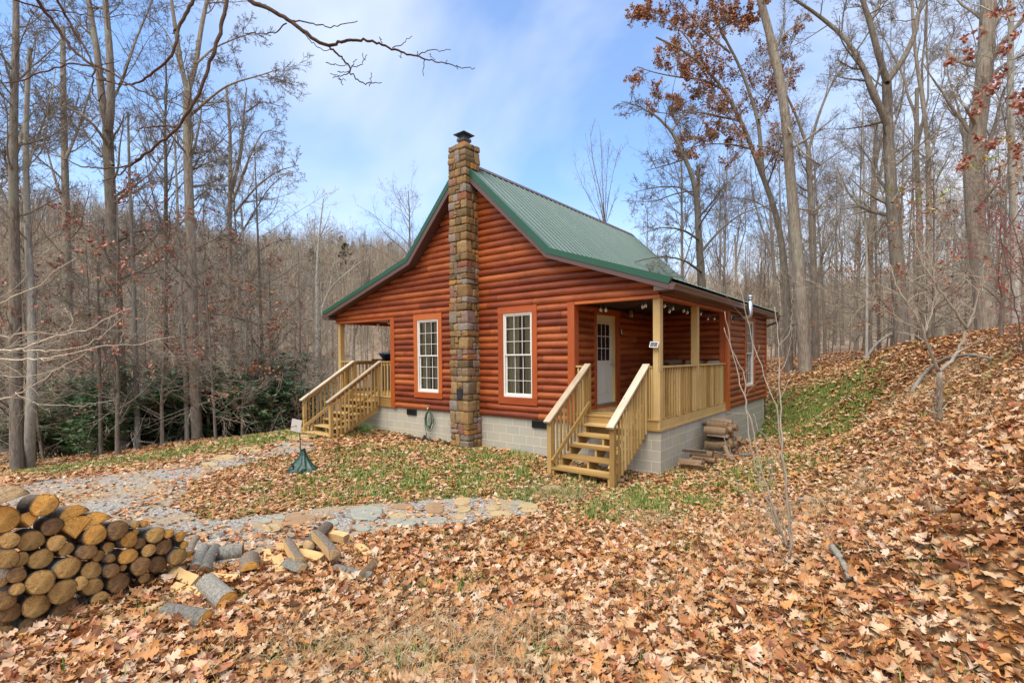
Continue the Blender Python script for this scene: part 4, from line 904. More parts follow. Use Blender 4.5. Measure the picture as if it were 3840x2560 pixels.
for i,(u,d) in enumerate(sorted(pl_)):
    o = PN[i] if i<2 else copy_tree(PN[i%2]); P = at(u,1373,d); s = rr.uniform(.7,1.05); o.location=(P[0],P[1],h1(P[0],P[1])); o.scale=(s*1.1,s*1.1,s); o.rotation_euler=(0,0,rr.uniform(0,6))
    tag(o, f"dark evergreen pine among bare trees on the far hill, {ordinal(i+1)} from the left", 'tree', 'pines on the far hill')
# ================================================================== GROUND
def in_poly(x,y,poly):
    c = np.zeros(x.shape,bool); n = len(poly)
    for i in range(n):
        x0,y0 = poly[i]; x1,y1 = poly[(i+1)%n]; cond = ((y0>y)!=(y1>y))&(x<(x1-x0)*(y-y0)/(y1-y0+1e-12)+x0); c ^= cond
    return c
def dist_poly(x,y,poly):
    d = np.full(x.shape,1e9); n=len(poly)
    for i in range(n):
        a=np.array(poly[i]); b=np.array(poly[(i+1)%n]); ab=b-a; t=np.clip(((x-a[0])*ab[0]+(y-a[1])*ab[1])/(ab@ab+1e-9),0,1); d=np.minimum(d,np.hypot(x-a[0]-t*ab[0],y-a[1]-t*ab[1]))
    return d
GR = gps([(-500,1890),(0,1835),(200,1795),(420,1776),(640,1752),(900,1702),(1080,1662),(1190,1655),(1170,1690),(1000,1718),(840,1758),(720,1800),(690,1850),(650,1900),(760,1945),(900,1945),(1200,1902),(1480,1882),(1700,1866),(1950,1878),(2030,1900),(1990,1935),(1800,1965),(1500,2005),(1300,2020),(1050,2075),(880,2125),(760,2130),(600,2080),(400,2030),(0,2100),(-500,2180)])[:,:2]
GRl = [tuple(p) for p in GR]
def wob(x,y,s=1.0): return np.sin(x*2.3*s+1.7*np.sin(y*1.9*s))*.5+np.sin(y*3.1*s+x*1.3*s)*.3+np.sin(x*7.1*s-y*5.3*s)*.2
def gravel(x,y):
    """signed: >0 inside the gravel, metres"""
    d = dist_poly(x,y,GRl); s = np.where(in_poly(x,y,GRl),d,-d); return s+.10*wob(x,y,1.6)
# grass patches: pixel centre, radii along the view (m), strength
GP = [((2960,1600),1.6,2.6,1.0),((3080,1580),1.5,1.5,.8),((2700,1800),1.3,1.0,.6),((2420,1880),1.0,.8,.85),((2300,1930),.9,.6,.6),((1900,1705),1.8,.9,.95),((1500,1695),2.2,1.0,.85),((1700,1790),3.0,1.4,.8),((1350,1780),1.6,1.1,.75),((2050,1850),1.0,.7,.7),((2200,1830),1.2,.7,.5),
      ((700,1695),3.4,1.4,.85),((1000,1640),2.4,1.4,.95),((300,1750),2.8,1.2,.8),((1100,1720),1.4,.9,.5),((1850,2020),1.2,.4,.45),((1650,2230),.7,.3,.5),((1500,2500),.5,.25,.8),((2050,2440),.35,.2,.5),((1300,2480),.5,.3,.6),((2550,2050),.8,.5,.4),((2850,1750),1.2,1.0,.6),((2080,1790),.8,.5,.6),((450,2330),.3,.3,.6),((1750,2200),.5,.3,.5)]
GPc = gps([g[0] for g in GP])
def grass(x,y):
    g = np.full(np.shape(x),.09)
    fx,fy = FW[0],FW[1]; rx,ry = RT[0],RT[1]
    for (px,ra,rb,st),c in zip(GP,GPc):
        dx,dy = x-c[0],y-c[1]; a = (dx*rx+dy*ry)/ra; b = (dx*fx+dy*fy)/rb; g = np.maximum(g, st*np.exp(-(a*a+b*b)*.8))
    return np.clip(g*(1+.7*wob(x,y,2.2)),0,1)
s_ = np.linspace(-1,1,420); gx = -1.5+np.sinh(s_*5.2)/np.sinh(5.2)*420; gy = -3.5+np.sinh(s_*5.2)/np.sinh(5.2)*420
X,Y = np.meshgrid(gx,gy); Zg = H(X,Y); n = len(s_); idx = np.arange(n*n).reshape(n,n); F = np.stack([idx[:-1,:-1],idx[:-1,1:],idx[1:,1:],idx[1:,:-1]],-1).reshape(-1,4)
go = npmesh('ground',np.c_[X.ravel(),Y.ravel(),Zg.ravel()],F,[],smooth=True); tag(go,kind='structure')
ga = go.data.attributes.new('grassy','FLOAT','POINT'); ga.data.foreach_set('value', grass(X,Y).ravel().astype(np.float32))
dist = np.hypot(X-CP[0],Y-CP[1]); ga = go.data.attributes.new('farness','FLOAT','POINT'); ga.data.foreach_set('value', np.clip((dist-22)/25,0,1).ravel().astype(np.float32))
t = NT('leafy_ground',.95,.1); o = t.obj()
vo = t.n('ShaderNodeTexVoronoi', Scale=11.0); nd = t.noise(o,14,3); va = t.n('ShaderNodeVectorMath', operation='ADD'); sc_ = t.n('ShaderNodeVectorMath', operation='SCALE'); sc_.inputs['Scale'].default_value=.12; t.l(nd.outputs['Color'],sc_.inputs[0]); t.l(o,va.inputs[0]); t.l(sc_.outputs[0],va.inputs[1]); t.l(va.outputs[0],vo.inputs['Vector'])
sx = t.n('ShaderNodeSeparateColor'); t.l(vo.outputs['Color'],sx.inputs[0])
leafc = t.ramp(sx.outputs[0],[(0,(.16,.075,.03)),(.25,(.30,.145,.055)),(.5,(.42,.22,.09)),(.75,(.50,.30,.14)),(1,(.56,.39,.23))])
leafc = t.mix(t.ramp(vo.outputs['Distance'],[(.35,(0,0,0)),(.75,(.8,)*3)]), leafc, (.07,.04,.02))
gc = t.ramp(t.noise(o,45,3).outputs[0],[(.3,(.035,.06,.012)),(.6,(.11,.16,.03)),(.8,(.26,.24,.09))])
gat = t.n('ShaderNodeAttribute',attribute_name='grassy').outputs['Fac']; gm_ = t.ramp(t.mth('ADD',gat,t.mth('SUBTRACT',t.noise(o,9,4).outputs[0],.5)),[(.3,(0,0,0)),(.5,(.85,)*3)])
c = t.mix(gm_, leafc, gc); fa = t.n('ShaderNodeAttribute',attribute_name='farness').outputs['Fac']
fcol = t.ramp(t.noise(o,.35,5,.7).outputs[0],[(.3,(.20,.145,.10)),(.55,(.31,.22,.15)),(.75,(.38,.27,.18))]); c = t.mix(fa,c,fcol); t.col(c); t.bump(vo.outputs['Distance'],.8,.03); go.data.materials.append(t.m)
# gravel path: own sheet following the ground, 9 mm above it, ragged edge
lo = GR.min(0)-.3; hi = GR.max(0)+.3; hi = np.minimum(hi,[3,6]); lo = np.maximum(lo,[-22,-9]); st = .07
xs = np.arange(lo[0],hi[0],st); ys = np.arange(lo[1],hi[1],st); XX,YY = np.meshgrid(xs,ys); G_ = gravel(XX,YY)
zz = H(XX,YY)+.009+np.clip(G_,-.05,.15)*.06; idx = np.arange(XX.size).reshape(XX.shape); F = np.stack([idx[:-1,:-1],idx[:-1,1:],idx[1:,1:],idx[1:,:-1]],-1).reshape(-1,4)
inside = (G_.ravel()[F]>0).all(1)&~((XX.ravel()[F]>-11).all(1)&(YY.ravel()[F]>0).all(1)); F = F[inside]; used = np.unique(F); remap = -np.ones(XX.size,int); remap[used] = np.arange(len(used))
t = NT('gravel',.9,.2); o = t.obj(); vo = t.n('ShaderNodeTexVoronoi',Scale=42.0); t.l(o,vo.inputs['Vector']); sx = t.n('ShaderNodeSeparateColor'); t.l(vo.outputs['Color'],sx.inputs[0])
gcol = t.ramp(sx.outputs[0],[(0,(.19,.175,.15)),(.5,(.37,.34,.29)),(1,(.56,.52,.45))]); gcol = t.mix(t.ramp(vo.outputs['Distance'],[(.4,(0,0,0)),(.8,(.8,)*3)]),gcol,(.05,.05,.05))
gcol = t.mix(t.ramp(t.noise(o,1.1,5,.65).outputs[0],[(.44,(0,0,0)),(.62,(.85,)*3)]),gcol,(.36,.25,.13)); t.col(gcol); t.bump(vo.outputs['Distance'],-1.0,.012)
tag(npmesh('gravel_path',np.c_[XX.ravel(),YY.ravel(),zz.ravel()][used],remap[F],t.m,smooth=True),kind='structure')
# pebbles
def visible(P, mu=500, mv=500):
    D = P-CP; z = D@FW; u = PX+FPX*(D@RT)/z; v = PY-FPX*(D@UP)/z; return (z>1.2)&(u>-mu)&(u<3840+mu)&(v<2560+mv)
def not_house(x,y): return ~((x>-10.95)&(x<.02)&(y>.02)&(y<8.65))
def scatter(n,d0,d1,rs,pw=2.0):
    d = (d0**pw+rs.random(n)*(d1**pw-d0**pw))**(1/pw); u = rs.uniform(-650,4450,n); Q = CP[None]+(FW[None]+RT[None]*((u-PX)/FPX)[:,None])*d[:,None]; return Q[:,0],Q[:,1]
rs = np.random.default_rng(5)
x,y = scatter(150000,3.5,15,rs); k = gravel(x,y)>-.06+rs.random(len(x))*.12; x,y = x[k],y[k]; k = not_house(x,y); x,y=x[k],y[k]; z = H(x,y)+.012
s = rs.uniform(.006,.015,len(x)); oct_ = np.array([(1,0,0),(0,1,0),(-1,0,0),(0,-1,0),(0,0,.7),(0,0,-.7)]); 
V = np.stack([x,y,z],1)[:,None]+ (oct_[None]+rs.normal(0,.22,(len(x),6,3)))*s[:,None,None]; Fo = np.array([(0,1,4),(1,2,4),(2,3,4),(3,0,4)]); F = (np.arange(len(x))*6)[:,None,None]+Fo[None]
t = NT('pebble',.85,.25); t.col(t.ramp(t.tone(),[(0,(.20,.185,.16)),(.5,(.38,.35,.30)),(.85,(.56,.52,.45)),(1,(.40,.34,.26))])); 
tag(npmesh('loose_gravel',V.reshape(-1,3),F.reshape(-1,3),t.m,tone=np.repeat(rs.random(len(x)),4)),'grey crushed stone lying on the path','gravel',None,'stuff')
# fallen leaves
M['litter'] = leafmat('fallen_oak_leaf',[(0,(.15,.055,.026)),(.12,(.28,.105,.038)),(.3,(.40,.175,.065)),(.45,(.52,.235,.07)),(.6,(.50,.285,.135)),(.78,(.56,.365,.205)),(.92,(.60,.45,.31)),(1,(.42,.10,.035))],.55,.3)
def litter(n,d0,d1,size,stations,seed,flat,zsp,pw=2.0,wid=.55):
    rs = np.random.default_rng(seed); x,y = scatter(n,d0,d1,rs,pw); g = gravel(x,y); gg = grass(x,y)
    dens = np.where(g>0,.10+.3*(wob(x,y,1.1)>.35),1.0)*np.clip(1.08-.75*gg,.3,1)*np.clip(.85+.35*wob(x,y,.9),.4,1); k = (rs.random(n)<dens)&not_house(x,y); x,y = x[k],y[k]
    z = H(x,y)+np.abs(rs.normal(0,zsp,len(x)))+.008+np.where(gravel(x,y)>0,.01,0); P = np.stack([x,y,z],1); k = visible(P); P = P[k]; m = len(P)
    V,F,q = leafcards(P,size,rs,flat=flat,stations=stations,wid=wid,curl=.28); return V,F,np.repeat(np.clip(rs.beta(1.3,1.2,m)+rs.normal(0,.02,m),0,1),q)
def litter_near(n,d0,d1,seed):
    """full lobed oak leaves with curled blades"""
    rs = np.random.default_rng(seed); x,y = scatter(n,d0,d1,rs,1.6); gg = grass(x,y); g = gravel(x,y)
    dens = np.where(g>0,.15,1.0)*np.clip(1.05-.6*gg,.3,1)*np.clip(.95+.2*wob(x,y,.9),.65,1); k = rs.random(n)<dens; x,y = x[k],y[k]; P = np.stack([x,y,H(x,y)+np.abs(rs.normal(0,.026,len(x)))+.012],1); P = P[visible(P)]; N = len(P)
    T = np.array([-.62,-.5,-.40,-.30,-.20,-.10,0,.10,.20,.30,.40,.5]); 
    W0 = np.array([.012,.03,.12,.06,.22,.09,.31,.12,.26,.10,.14,.0]); W1 = np.array([.012,.05,.16,.24,.10,.30,.13,.28,.22,.12,.07,.0]); mixw = rs.random(N)[:,None]<.5
    w_ = np.where(mixw,W0[None],W1[None])*rs.uniform(.8,1.25,(N,1))+rs.normal(0,.012,(N,12)); W2 = np.array([.012,.07,.14,.19,.22,.235,.235,.22,.19,.14,.07,0]); ov = rs.random(N)<.16; w_ = np.where(ov[:,None],W2[None],w_); w_[:,0]=.01; w_[:,-1]=0; w_=np.maximum(w_,.004)
    up = nrm(np.stack([rs.normal(0,.55,N),rs.normal(0,.55,N),np.ones(N)],1)); a = rs.uniform(0,2*PI,N); d = np.stack([np.cos(a),np.sin(a),np.zeros(N)],1); d = nrm(d-(d*up).sum(1,keepdims=True)*up); s = np.cross(up,d)
    L = rs.uniform(.075,.16,N)*np.where(ov,.6,1)*np.where(rs.random(N)<.15,.55,1); cu = rs.normal(.1,.45,N); fo = rs.normal(.25,.35,N); tw = rs.normal(0,.5,N); V = []
    for sg in (-1,0,1):
        sh = T[None]+abs(sg)*.28*w_; lat = sg*w_; h = cu[:,None]*T[None]**2+fo[:,None]*np.abs(lat)+tw[:,None]*lat*T[None]*2+.10*np.sin(T[None]*17+a[:,None])*np.abs(lat)*2
        V.append(P[:,None]+L[:,None,None]*(d[:,None]*sh[:,:,None]+s[:,None]*lat[:,:,None]+up[:,None]*h[:,:,None]))
    V = np.stack(V,2); base = (np.arange(N)*36)[:,None,None]; i = np.arange(11)[None,:,None]; j = np.arange(2)[None,None,:]; F = np.stack([base+i*3+j,base+i*3+j+1,base+(i+1)*3+j+1,base+(i+1)*3+j],-1).reshape(-1,4)
    return V.reshape(-1,3),F,np.repeat(np.clip(rs.beta(1.3,1.2,N),0,1),22)
Ls = [litter_near(40000,1.3,6.5,91),litter(105000,5.5,13,.088,5,92,.35,.015),litter(90000,11,27,.13,3,93,.4,.02,1.7,.7),litter(26000,24,48,.22,2,94,.4,.03,1.5,.7)]
V,F = merge([(a[0],a[1]) for a in Ls]); tn = np.concatenate([a[2] for a in Ls])
tag(npmesh('fallen_leaves',V,F,M['litter'],tone=tn),'dry brown and tan oak leaves carpeting the ground','leaves',None,'stuff')
# grass blades
def blades(n,d0,d1,seed,h,w,mat_dry,per=7,pw=2.0,thr=None):
    rs = np.random.default_rng(seed); x,y = scatter(n,d0,d1,rs,pw); g = grass(x,y); k = (rs.random(n)<g**1.3*.95)&not_house(x,y)&(gravel(x,y)<.02); x,y = x[k],y[k]
    x = np.repeat(x,per)+rs.normal(0,.03,len(x)*per); y = np.repeat(y,per)+rs.normal(0,.03,len(y)*per); k = not_house(x,y); x,y=x[k],y[k]; N = len(x); P = np.stack([x,y,H(x,y)-.005],1); k = visible(P); P=P[k]; N=len(P)
    a = rs.uniform(0,2*PI,N); d = np.stack([np.cos(a),np.sin(a),np.zeros(N)],1); s = np.stack([-np.sin(a),np.cos(a),np.zeros(N)],1); hh = h*rs.uniform(.5,1.5,N); ln = rs.uniform(.1,.9,N)*hh; ww = w*rs.uniform(.7,1.3,N)
    zv = np.array([0,0,1.]); p0 = P-s*ww[:,None]; p1 = P+s*ww[:,None]; m_ = P+zv*(hh*.62)[:,None]+d*(ln*.4)[:,None]; p2 = m_-s*(ww*.8)[:,None]; p3 = m_+s*(ww*.8)[:,None]; tp = P+zv*(hh*.95)[:,None]+d*ln[:,None]; t0 = tp-s*(ww*.1)[:,None]; t1 = tp+s*(ww*.1)[:,None]
    V = np.stack([p0,p1,p2,p3,t0,t1],1).reshape(-1,3); b = (np.arange(N)*6)[:,None,None]; F = (b+np.array([[0,1,3,2],[2,3,5,4]])[None]).reshape(-1,4); return V,F,np.repeat(rs.random(N),2)
Gs = [blades(30000,1.4,8,101,.085,.0024,0),blades(80000,7,20,102,.085,.0042,0,per=7)]
V,F = merge([(a[0],a[1]) for a in Gs]); tn = np.concatenate([a[2] for a in Gs])
M['blade'] = leafmat('grass_blade',[(0,(.06,.12,.018)),(.4,(.14,.22,.035)),(.7,(.29,.33,.08)),(1,(.52,.43,.18))],.6,.2)
tag(npmesh('grass',V,F,M['blade'],tone=tn),'short green grass growing through the fallen leaves','grass',None,'stuff')
# straw-coloured long grass, bent over
rs = np.random.default_rng(111); cs = gps([(1900,2480),(1750,2530),(2000,2430),(1500,2440),(1300,2510),(2550,2230),(1650,2400),(2150,1870),(2080,1850),(3150,1900),(3300,1800),(3000,1950),(3420,1500),(3600,1420),(2450,1980),(2900,2000),(1100,2500),(1850,2560),(3650,1600),(3750,1480),(3250,2050)])
N = 2400; c = cs[rs.integers(0,len(cs),N)]; x = c[:,0]+rs.normal(0,.33,N); y = c[:,1]+rs.normal(0,.33,N); a = rs.normal(2.4,1.1,N); L = rs.uniform(.12,.42,N); d = np.stack([np.cos(a),np.sin(a),0*a],1); s_2 = np.stack([-np.sin(a),np.cos(a),0*a],1)
P = np.stack([x,y,H(x,y)],1); tt = np.linspace(0,1,5); hgt = rs.uniform(.06,.2,N); C_ = P[:,None]+d[:,None]*(L[:,None]*tt[None])[:,:,None]+np.array([0,0,1.])*(hgt[:,None]*np.sin(tt*2.6)[None]*1.0)[:,:,None]+rs.normal(0,.008,(N,5,3)); Rr = np.tile(np.array([.0016,.0015,.0013,.001,.0005]),(N,1))
V,F = tubes(C_,Rr,3); M['straw'] = leafmat('straw',[(0,(.30,.21,.10)),(.6,(.50,.37,.19)),(1,(.62,.50,.30))])
tag(npmesh('dry_grass',V,F,M['straw'],tone=np.repeat(rs.random(N),12)),'straw coloured dead grass lying over the leaves','grass',None,'stuff')
# fallen twigs
N = 420; x,y = scatter(N,1.8,14,rs,1.5); k = not_house(x,y); x,y=x[k],y[k]; N=len(x); a = rs.uniform(0,6.28,N); L = rs.uniform(.12,.6,N); tt = np.linspace(-.5,.5,4); X_ = x[:,None]+np.cos(a)[:,None]*L[:,None]*tt; Y_ = y[:,None]+np.sin(a)[:,None]*L[:,None]*tt
C_ = np.stack([X_,Y_,H(X_,Y_)+.025],-1)+rs.normal(0,.012,(N,4,3)); V,F = tubes(C_,rs.uniform(.002,.007,(N,1))*np.array([[1,.9,.75,.5]]),4)
tag(npmesh('fallen_twigs',V,F,M['twig_pale']),'small broken grey twigs scattered on the leaves','twigs',None,'stuff')
# ================================================================== SMALL THINGS
# ---- flagstones
def ordw(i): return ['first','second','third','fourth','fifth','sixth','seventh','eighth','ninth','tenth','eleventh','twelfth','thirteenth','fourteenth','fifteenth','sixteenth','seventeenth','eighteenth','nineteenth','twentieth'][i-1]
def stone_mat(name,c): t = NT(name,.9,.2); n = t.noise(t.obj(),6,6,.7); n2 = t.noise(t.mp(t.obj(),(1,1,12)),3,4); t.col(t.mix(n.outputs[0],tuple(x*.6 for x in c),tuple(min(1,x*1.4) for x in c))); t.bump(n.outputs[0],.7,.015); return t.m
SM = {'tan':stone_mat('tan_flagstone',(.42,.31,.16)),'grey':stone_mat('grey_flagstone',(.30,.30,.24)),'brown':stone_mat('brown_flagstone',(.32,.20,.11))}
FS = [(545,157,130,58,'grey','largest pale grey'),(285,180,122,50,'brown','big cracked brown'),(683,130,88,20,'brown','long thin brown'),(665,168,95,20,'tan','slim tan'),(690,190,135,30,'grey','long flat grey'),(805,135,70,42,'brown','reddish brown square'),(812,183,90,24,'grey','mossy grey'),(912,110,72,32,'tan','smooth tan'),(918,142,56,20,'tan','small oval tan'),(905,170,44,18,'tan','tiny round tan'),(1065,158,88,20,'tan','leaf-dusted tan'),(1034,135,58,18,'tan','little pale tan'),(1168,135,78,36,'tan','wedge-shaped tan'),(525,212,68,28,'grey','dull grey'),(385,170,85,16,'brown','sliver-thin brown'),(180,215,60,30,'tan','split tan'),(150,187,50,14,'grey','small dark grey'),(205,172,50,14,'grey','narrow grey'),(415,195,42,20,'grey','small square grey'),(1125,119,52,10,'grey','faint grey'),(1260,57,82,16,'tan','half-buried tan')]
def flag(u,v,w_,h_,mat,label,grp,i):
    rs = np.random.default_rng(900+i); n = 11; a = np.sort(np.linspace(0,2*PI,n,endpoint=False)+rs.uniform(-.2,.2,n)); k = np.maximum(np.abs(np.cos(a)),np.abs(np.sin(a)))**-.55
    r = rs.uniform(.86,1.1,n)*k; px = [(u+math.cos(t_)*w_*.5*q,v+math.sin(t_)*h_*.5*q) for t_,q in zip(a,r)]; P = gps(px); c = P.mean(0); z = float(H(c[0:1],c[1:2])[0])
    zt = H(P[:,0],P[:,1])+.034; m = MB(); V0 = len(m.V)
    top = [(p[0],p[1],q) for p,q in zip(P,zt)]; inn = [(c[0]+(p[0]-c[0])*.9,c[1]+(p[1]-c[1])*.9,q+.009) for p,q in zip(P,zt)]; bot = [(p[0],p[1],q-.09) for p,q in zip(P,zt)]
    if (P[1,0]-P[0,0])*(P[2,1]-P[1,1])-(P[1,1]-P[0,1])*(P[2,0]-P[1,0])<0: top,inn,bot = top[::-1],inn[::-1],bot[::-1]
    m.poly(inn)
    for j in range(n): j2=(j+1)%n; m.poly([top[j],top[j2],inn[j2],inn[j]]); m.poly([bot[j],bot[j2],top[j2],top[j]])
    o = m.build('flagstone',SM[mat]); tag(o,label,'stepping stone',grp); return o
for i,(x,y,w_,h_,mt,ds) in enumerate(FS):
    flag(850+x/1.034,1780+y/1.034,w_/1.034,h_/1.034,mt,f"{ds} flagstone in the gravel path in front of the cabin",'flagstones in the front gravel path',i)
for i,(u,v,w_,h_,mt,ds) in enumerate([(683,1738,125,30,'brown','dark ragged flagstone nearest the driveway'),(786,1745,66,14,'tan','small tan flagstone on the lower edge'),(832,1718,105,18,'tan','long tan flagstone below the dark one'),(772,1711,84,12,'tan','narrow ochre flagstone on the upper edge'),(941,1689,92,18,'tan','big tan flagstone midway'),(1062,1668,76,10,'grey','grey slab before the last stone'),(1122,1643,100,22,'tan','wide tan slab at the foot of the steps')]):
    flag(u,v,w_,h_,mt,f"{ds} of the left steps path",'flagstones leading to the left steps',40+i)
# ---- firewood
def cutmat(name,c1,c2,ring=.5):
    t = NT(name,.8,.15); o = t.obj(); sp = t.n('ShaderNodeSeparateXYZ'); t.l(o,sp.inputs[0]); r = t.mth('POWER',t.mth('ADD',t.mth('POWER',sp.outputs[1],2.0),t.mth('POWER',sp.outputs[2],2.0)),.5)
    n = t.noise(o,7,5,.7,.3); rr_ = t.mth('SINE',t.mth('ADD',t.mth('MULTIPLY',r,330.0),t.mth('MULTIPLY',n.outputs[0],14.0))); oi = t.n('ShaderNodeObjectInfo')
    c = t.mix(t.ramp(n.outputs[0],[(.36,(0,0,0)),(.62,(1,)*3)]),c1,c2); c = t.mix(t.mth('MULTIPLY',t.ramp(rr_,[(.3,(0,0,0)),(1,(1,)*3)]),ring*.35),c,t.mix(1.0,c,(.5,.4,.3),'MULTIPLY'))
    n2 = t.noise(o,3.1,3,.5); c = t.mix(t.mth('MULTIPLY',t.ramp(n2.outputs[0],[(.5,(0,0,0)),(.6,(1,)*3)]),.7),c,t.mix(1.0,c,(.30,.26,.22),'MULTIPLY'))
    hs = t.n('ShaderNodeHueSaturation'); t.l(c,hs.inputs['Color']); t.l(t.mth('ADD',t.mth('MULTIPLY',oi.outputs['Random'],.4),.8),hs.inputs['Value']); 
    at_ = t.n('ShaderNodeMath',operation='ARCTAN2'); t.l(sp.outputs[1],at_.inputs[0]); t.l(sp.outputs[2],at_.inputs[1]); cx_ = t.n('ShaderNodeCombineXYZ'); t.l(t.mth('MULTIPLY',at_.outputs[0],2.2),cx_.inputs[0]); t.l(t.mth('MULTIPLY',oi.outputs['Random'],40.0),cx_.inputs[1]); t.l(t.mth('MULTIPLY',r,4.0),cx_.inputs[2])
    nc = t.noise(cx_.outputs[0],1.6,2,.4); crk = t.ramp(nc.outputs[0],[(.485,(0,0,0)),(.5,(1,)*3),(.515,(0,0,0))]); cc = t.mix(t.mth('MULTIPLY',crk,.75),hs.outputs[0],(.05,.03,.02)); cc = t.mix(t.tone(),t.mix(1.0,cc,(.30,.25,.20),'MULTIPLY'),cc)
    t.col(cc); t.bump(t.mth('ADD',n.outputs[0],t.mth('MULTIPLY',rr_,.1)),.6,.006); return t.m
M['cut_o'] = cutmat('fresh_orange_cut',(.66,.30,.055),(.80,.46,.13)); M['cut_y'] = cutmat('yellow_brown_cut',(.44,.24,.075),(.66,.42,.15)); M['cut_d'] = cutmat('weathered_dark_cut',(.16,.095,.055),(.46,.26,.095)); M['cut_p'] = cutmat('pale_split_wood',(.62,.42,.20),(.74,.56,.32),.2)
M['logbark'] = bark('firewood_bark',(.06,.045,.03),(.24,.19,.14),(.46,.40,.32),.3,3.2); M['greybark'] = bark('grey_lichen_bark',(.10,.088,.07),(.28,.26,.215),(.48,.46,.40),.5,2.6); M['oldwood'] = bark('old_split_wood',(.13,.085,.045),(.32,.21,.12),(.48,.36,.22),.1,3)
M['split'] = wood('split_face',[(.2,(.50,.28,.10)),(.5,(.66,.43,.19)),(.8,(.76,.56,.30))],.75,.15,.5,(2.5,26,1),.2,.7,.2)
def prof_round(rs,n=18): a = np.linspace(0,2*PI,n,endpoint=False); r = 1+.05*np.sin(a*2+rs.uniform(0,6))+.035*np.sin(a*3+rs.uniform(0,6))+rs.normal(0,.015,n); return np.stack([np.cos(a)*r,np.sin(a)*r],1)
def prof_half(rs,n=18,a0=0.0,a1=PI):
    a = np.linspace(a0,a1,n-4); r = 1+.03*np.sin(a*4+1); p = np.stack([np.cos(a)*r,np.sin(a)*r],1); q = [p[-1]*(1-s)+p[0]*s*1.0+ (0 if abs((a1-a0)-PI)<.4 else 0) for s in (.2,.4,.6,.8)]
    if (a1-a0)<PI*.8: q = [p[-1]*(1-s) for s in (.33,.66)]+[p[0]*0.0]+[p[0]*.5]
    return np.concatenate([p,np.array(q)])
def log(name, c, axis, L, rad, prof, cut, barkm, label, grp, flat_from=None, roll=0.0, cat='log'):
    """c = centre of the near cut face, axis = unit vector from near face to far end; local x along the log"""
    rs = np.random.default_rng(int(abs(c[0]*977+c[1]*631+c[2]*331)*10)%100000); ax = Vector(axis).normalized(); zv = Vector((0,0,1)); sy = zv.cross(ax).normalized() if abs(ax.z)<.95 else Vector((1,0,0)); sz = ax.cross(sy)
    R = Matrix((ax,sy,sz)).transposed().to_4x4(); R.translation = Vector(c); root = empty(name,(0,0,0),0,label,cat,grp); root.matrix_world = R
    n = len(prof); cr_,sr = math.cos(roll),math.sin(roll); pr = prof@np.array([[cr_,sr],[-sr,cr_]])*rad; m_b = MB(); m_s = MB(); K = 5; taper = rs.uniform(.9,1.03); bend = rs.normal(0,.012,2)
    rings = []
    for k in range(K):
        t_ = k/(K-1); q = pr*(1+(taper-1)*t_)*(1+.02*math.sin(k*2.1+rs.uniform(0,1))); rings.append([(t_*L,p[0]+bend[0]*math.sin(t_*3),p[1]+bend[1]*math.sin(t_*3)) for p in q])
    ff = n if flat_from is None else flat_from
    for k in range(K-1):
        for j in range(n):
            j2=(j+1)%n; tgt = m_b if j<ff-1 or flat_from is None else m_s; tgt.poly([rings[k][j],rings[k+1][j],rings[k+1][j2],rings[k][j2]],[(k*L/4,j*.02),((k+1)*L/4,j*.02),((k+1)*L/4,j*.02+.02),(k*L/4,j*.02+.02)],rs.random()*.2+.4)
    m_b.poly(rings[-1],None,.5)
    o1 = m_b.build('bark',barkm,root,smooth=False)
    if m_s.F: m_s.build('split_face',M['split'] if cut in ('cut_p','cut_o') else M['oldwood'],root)
    m_c = MB()
    m_c.T and None
    for (rg,rev,off) in ((rings[0],True,0),):
        cen = np.mean(rg,0); q1 = [tuple(cen+(np.array(p)-cen)*.90+np.array([(-.002 if rev else .002),0,0])) for p in rg]; mid = [tuple(cen+(np.array(p)-cen)*.5+np.array([rs.normal(0,.0015)-(.003 if rev else -.003),0,0])) for p in rg]
        for j in range(n):
            j2=(j+1)%n; a_ = [rg[j],rg[j2],q1[j2],q1[j]]; b_ = [q1[j],q1[j2],mid[j2],mid[j]]; m_c.poly(a_ if not rev else a_[::-1],None,.15+.5*rs.random()); m_c.poly(b_ if not rev else b_[::-1],None,1.0)
        m_c.poly(mid if not rev else mid[::-1],None,1.0)
    m_c.build('cut_end',M[cut],root); return root
